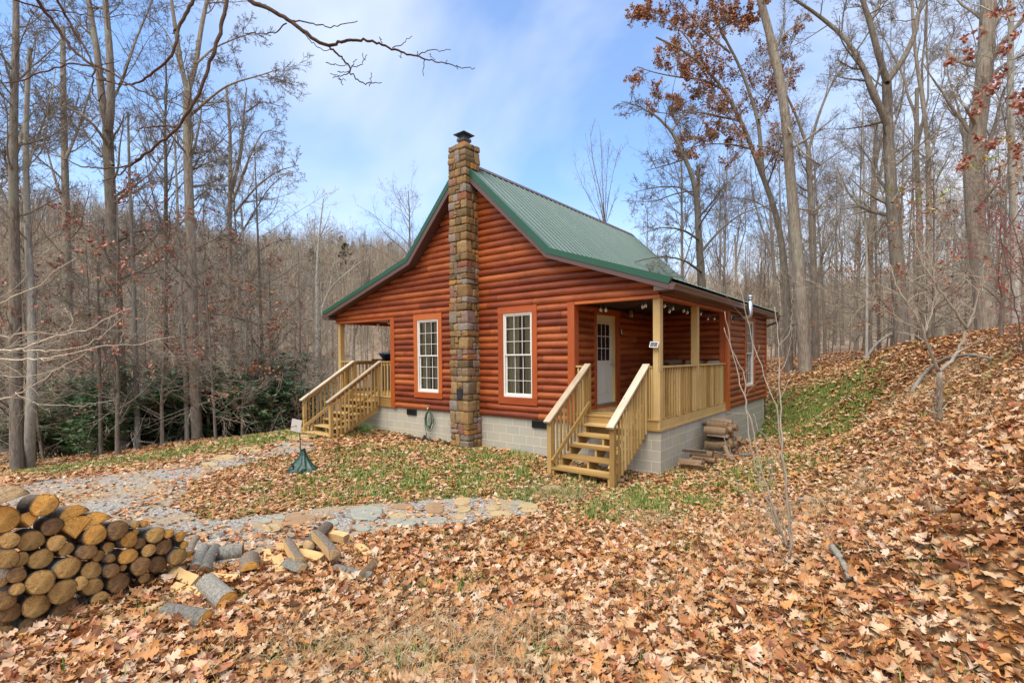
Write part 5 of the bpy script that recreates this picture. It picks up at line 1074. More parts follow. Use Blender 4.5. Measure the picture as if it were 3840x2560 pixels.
# stacked round logs: (x, y, width, height, cut, kind) in the zoom [0,1780,750,2440] at 1.357
LG = [ # row 1 = bottom course
 (1,30,808,90,88,'cut_d','r'),(1,150,768,150,84,'cut_d','r'),
 (2,52,702,106,100,'cut_d','r'),(2,340,692,188,122,'cut_d','r'),(2,505,635,104,88,'cut_y','r'),(2,590,622,82,40,'cut_d','r'),
 (3,20,638,96,100,'cut_d','r'),(3,185,665,164,118,'cut_y','r'),(3,315,590,128,122,'cut_y','r'),(3,470,567,118,88,'cut_y','r'),
 (4,0,545,60,54,'cut_d','r'),(4,82,577,84,64,'cut_y','r'),(4,198,543,150,124,'cut_y','r'),(4,400,550,84,70,'cut_y','r'),(4,608,548,132,100,'cut_d','r'),(4,738,524,74,52,'cut_y','r'),
 (5,78,508,132,82,'cut_d','r'),(5,342,470,160,112,'cut_y','r'),(5,468,485,102,92,'cut_y','r'),(5,562,484,88,72,'cut_d','r'),(5,625,470,46,34,'cut_d','r'),(5,710,462,112,92,'cut_d','r'),(5,808,455,96,88,'cut_d','r'),
 (6,30,425,98,100,'cut_y','r'),(6,100,430,106,76,'cut_y','r'),(6,210,426,134,104,'cut_y','r'),(6,438,390,104,82,'cut_d','r'),(6,506,412,64,58,'cut_y','r'),(6,552,422,54,44,'cut_d','r'),(6,650,412,112,82,'cut_o','r'),(6,755,383,74,66,'cut_y','r'),(6,900,415,88,84,'cut_y','r'),
 (7,44,332,106,84,'cut_y','r'),(7,162,335,138,106,'cut_y','r'),(7,285,345,100,80,'cut_y','r'),(7,342,378,84,68,'cut_y','r'),(7,558,367,94,54,'cut_y','r'),(7,655,330,88,80,'cut_o','r'),(7,716,348,64,56,'cut_d','r'),(7,836,367,82,78,'cut_d','r'),(7,936,355,48,38,'cut_o','r'),
 (8,12,227,98,144,'cut_o','r'),(8,150,240,118,84,'cut_o','w'),(8,268,262,108,90,'cut_d','r'),(8,382,290,106,118,'cut_o','w'),(8,478,303,124,104,'cut_o','r'),(8,592,280,110,96,'cut_d','r'),(8,696,290,44,34,'cut_o','r'),(8,786,305,88,82,'cut_y','r'),(8,852,298,54,48,'cut_o','r'),(8,918,312,66,52,'cut_o','r'),
 (9,222,152,146,114,'cut_o','r'),(9,385,190,136,76,'cut_o','h'),(9,486,228,126,84,'cut_o','h'),(9,686,252,54,42,'cut_y','r'),(9,741,248,48,36,'cut_o','r'),
 (10,40,100,150,92,'cut_p','h')]
PA = at(0,2400,3.85); PB = at(690,2150,5.0); nrm2 = np.array([PB[1]-PA[1],-(PB[0]-PA[0])]); nrm2 /= np.linalg.norm(nrm2)
if nrm2@(CP[:2]-PA[:2])<0: nrm2 = -nrm2
vd = (PA+PB)[:2]/2-CP[:2]; vd /= np.linalg.norm(vd); lf = np.array([-vd[1],vd[0]]); AX = np.array([vd[0]+.32*lf[0],vd[1]+.32*lf[1],-.16]); AX /= np.linalg.norm(AX)
def on_face(u,v):
    d = ray(u,v); t_ = ((PA[:2]-CP[:2])@nrm2)/(d[:2]@nrm2); return CP+d*t_, t_
ordn = {}
faceword = {'cut_o':'orange','cut_y':'tan','cut_d':'dark'}
rowname = {1:'bottom',2:'second',3:'third',4:'fourth',5:'fifth',6:'sixth',7:'seventh',8:'eighth',9:'ninth',10:'topmost'}
cnt = {}
for (row,x,y,w_,h_,cut,kd) in sorted(LG,key=lambda q:(q[0],q[1])):
    u,v = x/1.357,1780+y/1.357; P,dp = on_face(u,v); r = h_/1.357/2*dp/FPX*.95; cnt[row] = cnt.get(row,0)+1; rs = np.random.default_rng(int(x*7+y*3)); size = 'thick' if h_>95 else ('thin' if h_<60 else 'medium')
    push = rs.uniform(-.05,.03); c = P+AX*push; fw = faceword.get(cut,'pale'); lab = f"{size} {fw}-faced firewood log, {ordw(cnt[row])} from the left in the {rowname[row]} course of the pile"
    if row==10: lab = 'pale freshly split half log topmost on the firewood pile'
    ax = AX+np.array([rs.normal(0,.05),rs.normal(0,.05),rs.normal(0,.02)])
    if kd=='r': log('firewood_log',c,ax,rs.uniform(.36,.42),r,prof_round(rs),cut,M['logbark'] if rs.random()<.75 else M['greybark'],lab,'logs stacked in the front firewood pile')
    elif kd=='h': log('firewood_log',c-np.array([0,0,r*.8]),ax,.46,r*1.75,prof_half(rs,18,.05,PI-.05),cut,M['logbark'],lab,'logs stacked in the front firewood pile',flat_from=14,roll=-.25)
    else: log('firewood_log',c-np.array([0,0,r*.6]),ax,.46,r*1.9,prof_half(rs,18,.6,2.0),cut,M['logbark'],lab,'logs stacked in the front firewood pile',flat_from=14,roll=.3)
# loose splits: ends given in pixels (near end, far end), depth at each, radius
def split_log(u0,v0,u1,v1,h0,h1_,rad,cut,barkm,kind,roll,label,grp='loose split firewood on the leaves',name='split_firewood'):
    a = gp(u0,v0); b = gp(u1,v1)
    def lift(u,v,h):   # point whose ground shadow lies under pixel (u,v) when raised by h
        d = ray(u,v); q = gp(u,v); z = h1(q[0],q[1])+h; t_ = (z-CP[2])/d[2]; P = CP+d*t_
        for _ in range(3): z = h1(P[0],P[1])+h; t_ = (z-CP[2])/d[2]; P = CP+d*t_
        return P
    A,B_ = lift(u0,v0,h0),lift(u1,v1,h1_); L = np.linalg.norm(B_-A); rs = np.random.default_rng(int(u0)); pr = prof_round(rs) if kind=='r' else (prof_half(rs,18,.05,PI-.05) if kind=='h' else prof_half(rs,18,.65,2.2))
    if kind=='w': rad *= 1.5
    elif kind=='h': rad *= 1.2
    return log(name,A,(B_-A)/L,min(max(L,.3),.55),rad,pr,cut,barkm,label,grp,flat_from=None if kind=='r' else 14,roll=roll,cat='firewood')
def c2(x,y): return 550+x/1.5812, 1920+y/1.5812     # zoom [550,1920,1400,2400] at 1.581
SPL = [((613,345),(612,280),.06,.06,.075,'cut_o','logbark','h',0,'short half log with orange end, leftmost of the loose split pieces'),
 ((765,350),(725,230),.07,.07,.075,'cut_p','logbark','w',2.6,'pale split piece lying face up left of the leaning bark slab'),
 ((880,330),(795,185),.08,.14,.08,'cut_p','logbark','w',.9,'dark barked split leaning beside the pale face-up piece'),
 ((1085,290),(935,110),.12,.26,.085,'cut_p','logbark','w',.8,'long barked split lying across the top of the loose heap'),
 ((1010,285),(860,250),.08,.08,.075,'cut_p','logbark','w',2.2,'wide pale split under the crossing barked piece'),
 ((925,370),(880,350),.04,.04,.07,'cut_p','greybark','w',0,'small grey-ended chunk at the front foot of the loose heap'),
 ((905,195),(850,190),.12,.12,.06,'cut_p','logbark','w',2.8,'short pale block at the back left of the loose heap'),
 ((960,200),(1075,85),.14,.2,.07,'cut_p','logbark','r',0,'round dark barked log behind the crossing piece'),
 ((1165,145),(1055,125),.16,.16,.065,'cut_p','logbark','w',2.4,'orange-cream split topmost at the right of the loose heap'),
 ((1090,200),(1030,165),.10,.10,.065,'cut_p','logbark','w',3.0,'pale split wedge beneath the topmost right piece'),
 ((1165,215),(1150,170),.07,.07,.07,'cut_p','logbark','w',2.7,'stubby pale wedge facing forward at the right of the heap'),
 ((1290,255),(1215,195),.05,.05,.06,'cut_p','logbark','w',2.4,'pale split lying apart at the far right of the heap'),
 ((1340,385),(1120,335),.04,.04,.05,'cut_d','greybark','r',0,'weathered grey stick half buried in leaves right of the heap'),
 ((1245,400),(1285,360),.03,.05,.05,'cut_p','oldwood','w',1.2,'small orange splinter standing beside the grey stick'),
 ((570,225),(430,240),.07,.07,.08,'cut_d','greybark','r',0,'grey barked log lying on the gravel left of the loose pieces'),
 ((690,290),(680,220),.06,.07,.05,'cut_p','logbark','w',2.5,'narrow split between the orange-ended and pale face-up pieces'),
 ((480,535),(330,400),.06,.08,.09,'cut_o','greybark','r',0,'stout lichen-spotted log in front of the firewood pile'),
 ((255,435),(120,360),.06,.08,.07,'cut_p','logbark','w',1.8,'barked split leaning over leaves by the firewood pile'),
 ((300,505),(130,455),.03,.05,.06,'cut_o','oldwood','w',1.9,'bright orange split lying below the leaning barked split'),
 ((350,640),(110,590),.035,.035,.075,'cut_o','greybark','r',0,'flat grey mossy log half sunk in the leaves, nearest the camera'),
 ((520,410),(400,400),.03,.03,.05,'cut_p','oldwood','w',1.7,'pale flat splinter behind the lichen-spotted log'),
 ((345,350),(440,160),.06,.14,.055,'cut_d','greybark','r',0,'tall grey log leaning at the right end of the pile'),
 ((290,335),(345,185),.07,.13,.055,'cut_d','greybark','r',0,'grey log with dark end leaning beside the tall one'),
 ((250,250),(295,150),.10,.16,.04,'cut_o','logbark','r',0,'thin mossy barked log leaning on the right end of the pile')]
for (p0,p1,h0,h1_,rad,cut,bm_,kd,roll,lab) in SPL:
    split_log(*c2(*p0),*c2(*p1),h0,h1_,rad,cut,M[bm_],kd,roll,lab)
# woodpile beside the foundation: old split logs lying square to the wall
rs = np.random.default_rng(404); k = 0
cols = [(2.05,4),(2.24,5),(2.42,5),(2.60,5),(2.80,4),(3.02,4),(3.24,3),(3.5,2),(3.75,1),(1.05,2),(.80,3),(.60,2),(1.35,2),(1.6,1)]
for ci,(yy,nn) in enumerate(sorted(cols)):
    zb = h1(.35,yy); off = .12+.03*rs.normal()
    for j in range(nn+(1 if nn>3 else 0)):
        r = rs.uniform(.072,.095); k += 1
        end = np.array([off+.47+rs.normal(0,.04), yy+rs.normal(0,.02), zb+.07+j*.132]); lab = f"old split log, {['lowest','second','third','fourth','fifth','sixth'][j]} in the {ordw(ci+1)} column from the stairs of the foundation woodpile"
        log('split_firewood',end,(-1,rs.normal(0,.06),rs.normal(0,.03)),.45,r,prof_half(rs,18,.3,2.6) if rs.random()<.7 else prof_round(rs),'cut_d',M['oldwood'] if rs.random()<.6 else M['logbark'],lab,'split logs stacked against the foundation',flat_from=None,roll=rs.uniform(0,6),cat='firewood')
log('split_firewood',(.95,1.45,h1(.95,1.45)+.05),(-.5,.75,.35),.55,.05,prof_half(rs,18,.3,2.6),'cut_d',M['oldwood'],'old split log slid down and leaning on the foundation woodpile','split logs stacked against the foundation',cat='firewood')
log('split_firewood',(1.1,2.3,h1(1.1,2.3)+.05),(-.6,-.5,.0),.3,.06,prof_half(rs,18,.3,2.6),'cut_d',M['greybark'],'short pale chunk lying in grass beyond the foundation woodpile','split logs stacked against the foundation',cat='firewood')
# firewood kept on the porch
k = 0
for row in range(7):
    for cidx in range(8):
        if row==6 and cidx not in (1,2,4,5,7): continue
        k += 1; x = -1.72+cidx*.215+rs.normal(0,.015); z = .29+row*.148; end = np.array([x,3.62+rs.normal(0,.03),z+(.02 if row==6 else 0)])
        log('split_firewood',end,(rs.normal(0,.08)+(0 if row<6 else rs.normal(0,.5)),1,rs.normal(0,.03)),.42,rs.uniform(.066,.09),prof_half(rs,16,.3,2.6),'cut_p' if rs.random()<.4 else 'cut_y',M['oldwood'] if rs.random()<.6 else M['greybark'],
            f"split log on the porch behind the railing, {ordw(cidx+1)} from the door in the {['lowest','second','third','fourth','fifth','sixth','topmost'][row]} row",'split logs stacked on the porch',roll=rs.uniform(0,6),cat='firewood')
# ---- string lights
def string_light(pts_, plane, label):
    root = empty('string_lights',tuple(plane(*pts_[0])),0,label,'string lights'); o0 = Vector(plane(*pts_[0])); m = MB(); P = [Vector(plane(u,v-9))-o0 for u,v in pts_]; line = []
    for a,b in zip(P,P[1:]):
        for i in range(7): t_ = i/7; q = a.lerp(b,t_); q.z -= .06*math.sin(PI*t_); line.append(q)
    line.append(P[-1]); m.tube(line,.0045,5); m.build('cable',M['dark'],root)
    for u,v in pts_:
        if v<0: continue
        c = Vector(plane(u,v-9))-o0; m = MB(); m.lathe([(0,0),(.016,0),(.018,-.045),(.012,-.05)],tuple(c),8); s_b = m.build('socket',M['dark'],root)
        m = MB(); m.lathe([(.012,-.048),(.02,-.06),(.031,-.085),(.03,-.105),(.018,-.125),(0,-.132)],tuple(c),10); m.build('bulb',M['bulb'],root,smooth=True)
t = NT('clear_bulb',.05,.5); t.b.inputs['Transmission Weight'].default_value=.75; t.col((.85,.80,.70)); M['bulb']=t.m
def c3(x,y): return 2100+x/2.85,1050+y/2.85
def c4(x,y): return 2380+x/3.92,1040+y/3.92
string_light([c3(437,300),c3(492,300),c3(883,262),c3(914,250)],lambda u,v: fr(u,v,.17),'white cabled string lights over the porch stairs opening')
string_light([c4(438,385),c4(560,428),c4(510,468),c4(718,465),c4(770,490),c4(968,515),c4(1165,595),c4(1075,590),c4(1270,590)],lambda u,v: sd(u,v,-.17),'dangling string lights under the eave above the long porch railing')
def c5(x,y): return 1190+x/5.2275,940+y/5.2275
string_light([c5(530,1470),c5(853,1490),c5(1190,1440),c5(1400,1400)],lambda u,v: fr(u,v,.17),'thin string lights across the left porch opening')
# ---- wall lantern
q = sd(*c3(755,345),-1.78); root = empty('wall_lantern',(-1.895,q[1],q[2]+.1),0,'caged black wall lantern with amber glass beside the porch door','lantern'); L0 = (.12,0,-.06)
m = MB(); m.lathe([(0,.0),(.055,.0),(.055,.02),(0,.02)],(0,0,0),14); o = m.build('back_plate',M['dark'],root); o.data.transform(Matrix.Rotation(PI/2,4,'Y')); 
m = MB(); m.tube([(.0,0,0),(.06,0,.05),(.12,0,.03),(.12,0,-.02)],.009,6); m.build('arm',M['dark'],root)
m = MB(); m.lathe([(0,.02),(.03,.015),(.075,-.04),(.08,-.045)],(.12,0,-.02),12); m.lathe([(.0,-.245),(.078,-.245),(.078,-.235),(0,-.23)],(.12,0,-.02),12)
for i in range(8):
    a = i*PI/4; m.tube([(.12+.07*math.cos(a),.07*math.sin(a),-.06),(.12+.085*math.cos(a),.085*math.sin(a),-.15),(.12+.07*math.cos(a),.07*math.sin(a),-.262)],.0035,4)
for zc in (-.11,-.15,-.2): m.tube([(.12+.084*math.cos(a),.084*math.sin(a),zc) for a in np.linspace(0,2*PI,17)],.003,4)
m.build('cage',M['dark'],root)
t = NT('amber_glass',.15,.5); t.b.inputs['Transmission Weight'].default_value=.6; t.col((.75,.52,.25)); m = MB(); m.lathe([(.045,-.06),(.06,-.1),(.062,-.2),(.045,-.25),(0,-.252)],(.12,0,-.0),14); m.build('glass',t.m,root,smooth=True)
# ---- door camera, solar panel, mat
q = sd(*c3(648,550),-1.89); root = empty('door_camera',(-1.897,q[1],q[2]),0,'black and white door camera on the trim right of the door','camera')
m = MB(); m.box(0,.03,-.035,.035,-.085,.085); m.build('housing',M['dark'],root); m = MB(); m.box(.03,.036,-.022,.022,-.06,.06); m.build('face_plate',M['white'],root)
m = MB(); m.lathe([(0,.0),(.013,0),(.013,.006),(0,.008)],(0,0,0),10); o = m.build('lens',M['dark'],root); o.data.transform(Matrix.Translation((.036,0,.03))@Matrix.Rotation(PI/2,4,'Y'))
q = fr(*c4(285,988),-.06); root = empty('solar_panel',tuple(q),0,'small white framed solar panel strapped to the corner porch post','solar panel')
Rm = Matrix.Rotation(math.radians(-22),3,'X')@Matrix.Rotation(math.radians(4),3,'Y')
m = MB(); m.box(-.085,.085,-.008,.008,-.058,.058,.5,0,Rm,Vector((0,0,0))); m.build('frame',M['white'],root)
t = NT('solar_cells',.15,.6); wv = t.n('ShaderNodeTexBrick',offset=0.0); t.l(t.obj(),wv.inputs['Vector']); t.col((.03,.035,.06)); m = MB(); m.box(-.072,-.002,-.0095,-.0082,-.046,.046,.5,0,Rm,Vector((0,0,0))); m.box(.002,.072,-.0095,-.0082,-.046,.046,.5,0,Rm,Vector((0,0,0))); m.build('cells',t.m,root)
for i in (-1,0,1):
    pass
m = MB()
for i in range(1,6): m.box(-.072,.072,-.0102,-.0097,-.046+.092*i/6-.0008,-.046+.092*i/6+.0008,.5,0,Rm,Vector((0,0,0)))
m.build('grid_lines',M['white'],root)
m = MB(); m.tube([(.0,.01,0),(.02,.055,-.02),(.02,.057,-.03)],.012,6); m.build('bracket',M['dark'],root)
m = MB(); m.tube([(.05,.03,-.05),(.075,.055,-.12),(.07,.056,-.35),(.075,.05,-.5),(.12,.10,-.52)],.004,5); m.build('cable',M['dark'],root)
tM = NT('door_mat_fibre',.95,.1); n = tM.noise(tM.obj(),3.5,3); tM.col(tM.ramp(n.outputs[0],[(.4,(.14,.085,.04)),(.55,(.42,.27,.12)),(.7,(.18,.09,.04))])); m = MB(); m.box(-1.80,-1.15,.45,1.55,.2005,.214,.5); m.box(-1.795,-1.155,.455,1.545,.214,.217,.5); tag(m.build('door_mat',tM.m),'brown coir mat on the porch boards in front of the door','mat')
# ---- stove vent pipe by the right eave
A = sd(*c4(1435,600),0.03); 
xs_ = np.linspace(.1,1.2,111); us_ = [proj((x,A[1],A[2]))[0] for x in xs_]; xe = float(np.interp(c4(1700,590)[0],us_,xs_)); zs_ = np.linspace(A[2],A[2]+1.5,151); vs_ = [proj((xe,A[1],z))[1] for z in zs_]; ztop = float(np.interp(-c4(0,255)[1],[-v for v in vs_],zs_))
root = empty('vent_pipe',(.03,A[1],A[2]),0,'galvanised elbow vent pipe sticking out of the wall past the gutter','vent pipe'); dz = ztop-A[2]
m = MB(); m.lathe([(0,0),(.13,0),(.13,.008),(.07,.012)],(0,0,0),20); o = m.build('flange',M['galv'],root,smooth=True); o.data.transform(Matrix.Rotation(PI/2,4,'Y'))
e = xe-.03; m = MB(); m.tube([(0,0,0),(e-.08,0,0),(e-.04,0,.012),(e-.012,0,.04),(e,0,.08),(e,0,dz-.12)],.055,14); m.build('pipe',M['galv'],root,smooth=True)
m = MB(); m.lathe([(.055,-.13),(.075,-.12),(.075,-.112),(.06,-.11),(.06,-.095),(.078,-.09),(.078,-.08),(.06,-.078),(.06,-.06),(.078,-.055),(.078,-.04),(.02,.0),(0,.002)],(e,0,dz),16); m.build('cap',M['galv'],root,smooth=True)
# ---- hose on the tap
def c6(x,y): return 1500+x/6.534,1480+y/6.534
q = fr(*c6(715,300),-.06); root = empty('garden_hose',tuple(q),0,'coiled dark green garden hose hanging from the tap','hose')
t = NT('hose_green',.35,.5); t.col((.012,.12,.07)); t2 = NT('hose_dark',.4,.5); t2.col((.01,.045,.032)); S = 1/6.534
def hp(x,y,o=0): P = fr(*c6(x,y),-.07-o); return Vector(P)-Vector(q)
rs = np.random.default_rng(12)
for i in range(6):
    w_ = rs.uniform(45,95); h0 = rs.uniform(390,410); h1_ = rs.uniform(760,905); cx = 715+rs.uniform(-18,14); pts = []
    for k in range(25):
        a = 2*PI*k/24; yy = (h0+h1_)/2-(h1_-h0)/2*math.cos(a); ww = w_*(1+.25*math.sin((yy-400)/160)); pts.append(hp(cx+ww*math.sin(a)*(1 if i%2 else .85),yy,.006*i+.01*math.sin(a*2)))
    m = MB(); m.tube(pts,.0085,7); m.build('hose_loop',[t.m,t2.m][i%2],root,smooth=True)
m = MB(); m.tube([hp(700,395),hp(640,440),hp(608,560),hp(612,760),hp(640,900),hp(650,965)],.0085,7); m.build('hose_end',t2.m,root,smooth=True)
m = MB(); m.tube([hp(650,965),hp(650,1010)],.012,8); m.build('coupling',plain('brass',(.45,.30,.10),.35,.5,1),root)
root2 = empty('water_tap',tuple(fr(*c6(715,300),-.04)),0,'brass outdoor tap with blue handle above the hose','tap'); m = MB(); m.tube([(0,.05,0),(0,-.03,-.0),(0,-.06,-.04)],.014,8); m.tube([(0,-.06,-.04),(0,-.06,-.075)],.018,8); m.build('spout',plain('brass_tap',(.5,.36,.12),.35,.5,.9),root2)
m = MB(); m.lathe([(0,0),(.03,.0),(.034,.006),(.03,.014),(0,.014)],(-.03,-.05,.03),8); m.build('handle',plain('blue_handle',(.02,.28,.55),.4),root2)
# ---- black drain hose on the ground
root = empty('drain_hose',tuple(gp(1600,1650)),0,'crumpled black corrugated drain hose on leaves left of the chimney','hose'); g0 = root.location.copy(); m = MB(); pts = []
for (x,y) in [(180,1085),(300,1075),(420,1090),(500,1140),(560,1150),(600,1090),(640,1075),(655,1110),(640,1150),(700,1140),(790,1160),(820,1185),(900,1195),(960,1170),(1040,1160),(1100,1150),(1160,1140),(1200,1160),(1150,1200),(1060,1220),(1040,1240),(1120,1235),(1200,1215),(1265,1190)]:
    P = gp(*c6(x,y)); h_ = .09 if y<1100 and 580<x<660 else .035; pts.append(Vector((P[0],min(P[1],-.06),h1(P[0],P[1])+h_))-g0)
P2_ = resample([tuple(p) for p in pts],160); m.tube([tuple(p) for p in P2_],[.026+.006*(i%2) for i in range(160)],8); m.build('corrugated_pipe',plain('black_plastic',(.018,.02,.024),.35,.5),root)
# ---- young tree with watering bag and tag
q = gp(1138,1765); root = empty('sapling',tuple(q),0,'thin young planted tree rising out of the green watering bag','tree'); d0 = proj(q)[2]
def sp(u,v,o=0): return Vector(at(u,v,d0+o))-Vector(q)
def lin(pts,r0,r1,k=6,par=root,mat=M['bark_near'],m=None): 
    mm = m or MB(); P = resample([tuple(p) for p in pts],max(8,len(pts)*3)); mm.tube([tuple(p) for p in P],list(np.linspace(r0,r1,len(P))),k); return mm
m = lin([(0,0,0),sp(1127,1690),sp(1123,1600),sp(1121,1545),sp(1112,1500),sp(1108,1440),sp(1112,1390),sp(1115,1330)],.016,.004); m.build('trunk',M['bark_near'],root,smooth=True)
m = MB()
for pts in ([sp(1121,1545),sp(1095,1515,-.1),sp(1085,1480,-.15),sp(1100,1462,-.2)],[sp(1122,1540),sp(1140,1515,.1),sp(1158,1480,.15),sp(1170,1448,.2)],[sp(1122,1560),sp(1095,1550,-.15),sp(1060,1540,-.3),sp(1030,1580,-.4)],[sp(1124,1576),sp(1150,1563,.2),sp(1180,1540,.3)],[sp(1095,1472,-.15),sp(1070,1450,-.3)],[sp(1122,1592),sp(1080,1605,-.2),sp(1045,1590,-.3)],[sp(1108,1440),sp(1100,1400,.1)]): lin(pts,.008,.002,5,m=m)
m.build('branch',M['bark_near'],root)
t = NT('green_tarp',.42,.5); n = t.noise(t.obj(),9,4); t.col(t.mix(n.outputs[0],(.004,.032,.02),(.009,.06,.04))); 
bag = empty('watering_bag',tuple(q),0,'slumped dark green watering bag around the young tree','bag'); N_=28; m = MB(); rings=[]
rs = np.random.default_rng(3); ph = rs.uniform(0,6,6)
for z_,r_ in ((0,.27),(.04,.30),(.10,.27),(.17,.20),(.24,.14),(.32,.085),(.40,.05),(.44,.055)):
    rg=[]
    for j in range(N_):
        a = 2*PI*j/N_; f = 1+.16*math.sin(3*a+ph[0]+z_*5)+.08*math.sin(7*a+ph[1]-z_*9)+.05*math.sin(11*a+ph[2]+z_*14); rg.append((r_*f*math.cos(a)*1.05,r_*f*math.sin(a)*.85,z_*(1+.06*math.sin(2*a+ph[3]))-.01))
    rings.append(rg)
for a_,b_ in zip(rings,rings[1:]):
    for j in range(N_): j2=(j+1)%N_; m.poly([a_[j],a_[j2],b_[j2],b_[j]])
m.build('bag',t.m,bag); m = MB(); m.box(-.03,.05,-.235,-.225,.07,.2,.5); m.build('strap',M['dark'],bag)
q2 = at(1111,1595,d0-.05); m = MB(); R3 = Matrix.Rotation(.3,3,'Y')@Matrix.Rotation(.65,3,'Z'); m.box(-.10,.10,-.003,.003,-.13,.13,.5,0,R3,Vector((0,0,0))); o = m.build('paper_tag',M['white'],None,loc=tuple(q2)); tag(o,'blank white card tied to the young tree','tag')
# ---- fern by the left stairs
q = gp(1370,1625); root = empty('fern',tuple(q),0,'green fern growing against the foundation beside the left steps','fern'); rs = np.random.default_rng(8); m = MB()
for i in range(26):
    a = rs.uniform(0,2*PI); L = rs.uniform(.25,.48); x0,y0 = rs.uniform(-.3,.45),rs.uniform(-.12,.1); pv=None
    for k in range(14):
        t_ = (k+1)/15; c_ = Vector((x0+math.cos(a)*L*t_,y0+math.sin(a)*L*t_*.7,L*.8*math.sin(t_*2.3)*.75)); tdir = Vector((math.cos(a),math.sin(a),.2)).normalized(); sd_ = Vector((-math.sin(a),math.cos(a),0)); w_ = .075*math.sin(PI*min(1,t_*.9+.1))
        for s in (-1,1): tip = c_+sd_*s*w_+tdir*.02-Vector((0,0,.015)); m.poly([tuple(c_-tdir*.007),tuple(tip),tuple(c_+tdir*.009)],None,rs.random()*.5+.3)
m.build('frond',leafmat('fern_leaf',[(0,(.02,.07,.015)),(.6,(.06,.17,.03)),(1,(.16,.28,.05))]),root)
# ---- gas grill on the left porch
def c7(x,y): return 1100+x/3.92,1300+y/3.92
GY = 1.55; gx0 = fr(*c7(1150,400),GY)[0]; gz = .28; top = fr(*c7(1150,205),GY)[2]; zl = fr(*c7(1200,112),GY)[2]; root = empty('gas_grill',(gx0,GY,gz),0,'grey gas grill with open black lid on the left porch','grill')
gg = plain('grill_grey',(.28,.30,.31),.4,.5,.2); W_=.75; hT = top-gz
m = MB(); m.box(0,.04,0,.5,.05,hT-.06,.5); m.box(W_-.04,W_,0,.5,.05,hT-.06,.5); m.box(.04,W_-.04,.02,.48,.05,.1,.5); m.build('side_panel',gg,root)
m = MB(); m.box(.05,W_/2-.005,-.01,.01,.11,hT-.22,.5); m.box(W_/2+.005,W_-.05,-.01,.01,.11,hT-.22,.5); m.build('cabinet_door',M['dark'],root); m = MB(); m.box(.04,W_-.04,-.03,.02,hT-.2,hT-.06,.5); m.build('control_panel',gg,root)
for i in range(4): m = MB(); m.tube([(.13+.16*i,-.03,hT-.13),(.13+.16*i,-.06,hT-.13)],.024,12); m.build('knob',M['nickel'],root)
m = MB(); m.box(.02,W_-.02,0,.5,hT-.055,hT+.06,.5); m.build('firebox',M['dark'],root)
m = MB(); pr = [(.46,0.06),(.30,.24),(.20,zl-top+.02),(.02+.2,zl-top+.03),(.5,.30),(.56,.10)]
for x in (0,.75):
    m.poly([(x,a,hT+b) for a,b in (pr if x else pr[::-1])],None,.5); m.poly([(x+(.02 if x==0 else -.02),a,hT+b) for a,b in (pr[::-1] if x else pr)],None,.5)
m.build('lid_side',gg,root); m = MB(); m.poly([(.02,.455,hT+.06),(.73,.455,hT+.06),(.73,.30,hT+.24),(.02,.30,hT+.24)],None,.5); m.poly([(.02,.30,hT+.24),(.73,.30,hT+.24),(.73,.20,hT+zl-top+.02),(.02,.20,hT+zl-top+.02)],None,.5); m.poly([(.02,.20,hT+zl-top+.025),(.73,.20,hT+zl-top+.025),(.73,.5,hT+.30),(.02,.5,hT+.30)],None,.5); m.build('lid',M['dark'],root)
m = MB(); m.tube([(.25,.22,hT+.32),(.25,.16,hT+.32),(.5,.16,hT+.32),(.5,.22,hT+.32)],.01,6); m.build('lid_handle',M['nickel'],root)
m = MB(); m.box(-.36,-.01,.03,.47,hT-.05,hT-.0,.5); m.box(-.36,-.33,.03,.47,hT-.12,hT-.051,.5); m.build('side_shelf',gg,root)
# ---- overhanging branches of trees standing outside the picture
def bough(d, lines, label, mat, name='overhanging_branch', grow=None, drift=.15, seed=0):
    rs = np.random.default_rng(seed); g = at(*lines[0][0][0],d); root = empty(name,tuple(g),0,label,'branch'); m = MB(); Ps=[]
    for pts,r0,r1 in lines:
        ph = rs.uniform(0,6); P = np.array([at(u,v,d+drift*math.sin(u*.004+v*.003+(0)))-g for u,v in pts]); Q = resample(P,max(10,len(pts)*4)); Q[1:-1] += rs.normal(0,.0012*d,(len(Q)-2,3)); m.tube([tuple(p) for p in Q],list(np.linspace(r0,r1,len(Q))),6)
        Ps.append((resample(P,10),np.linspace(r0,r1,10)))
    m.build('bough',mat,root,smooth=True)
    if grow:
        PP = np.stack([p[0] for p in Ps]); RR = np.stack([p[1] for p in Ps]); LL = np.linalg.norm(np.diff(PP,axis=1),axis=2).sum(1); parts=[]
        P1,R1,L1 = sprout(PP,RR,LL,grow[0],.1,.98,(25,65),grow[1],6,.03,.2,.6,.002,rs=rs); P2,R2,L2 = sprout(P1,R1,L1,grow[2],.2,1,(25,60),.5,4,.03,.2,.7,.0014,rs=rs); V,F = merge([tubes(P1,R1,4),tubes(P2,R2,3)]); npmesh('twig',V,F,mat,parent=root)
        return root,P1,R1,P2,R2,g
    return root
S7 = lambda L: [(850+x/1.344,y/1.344) for x,y in L]
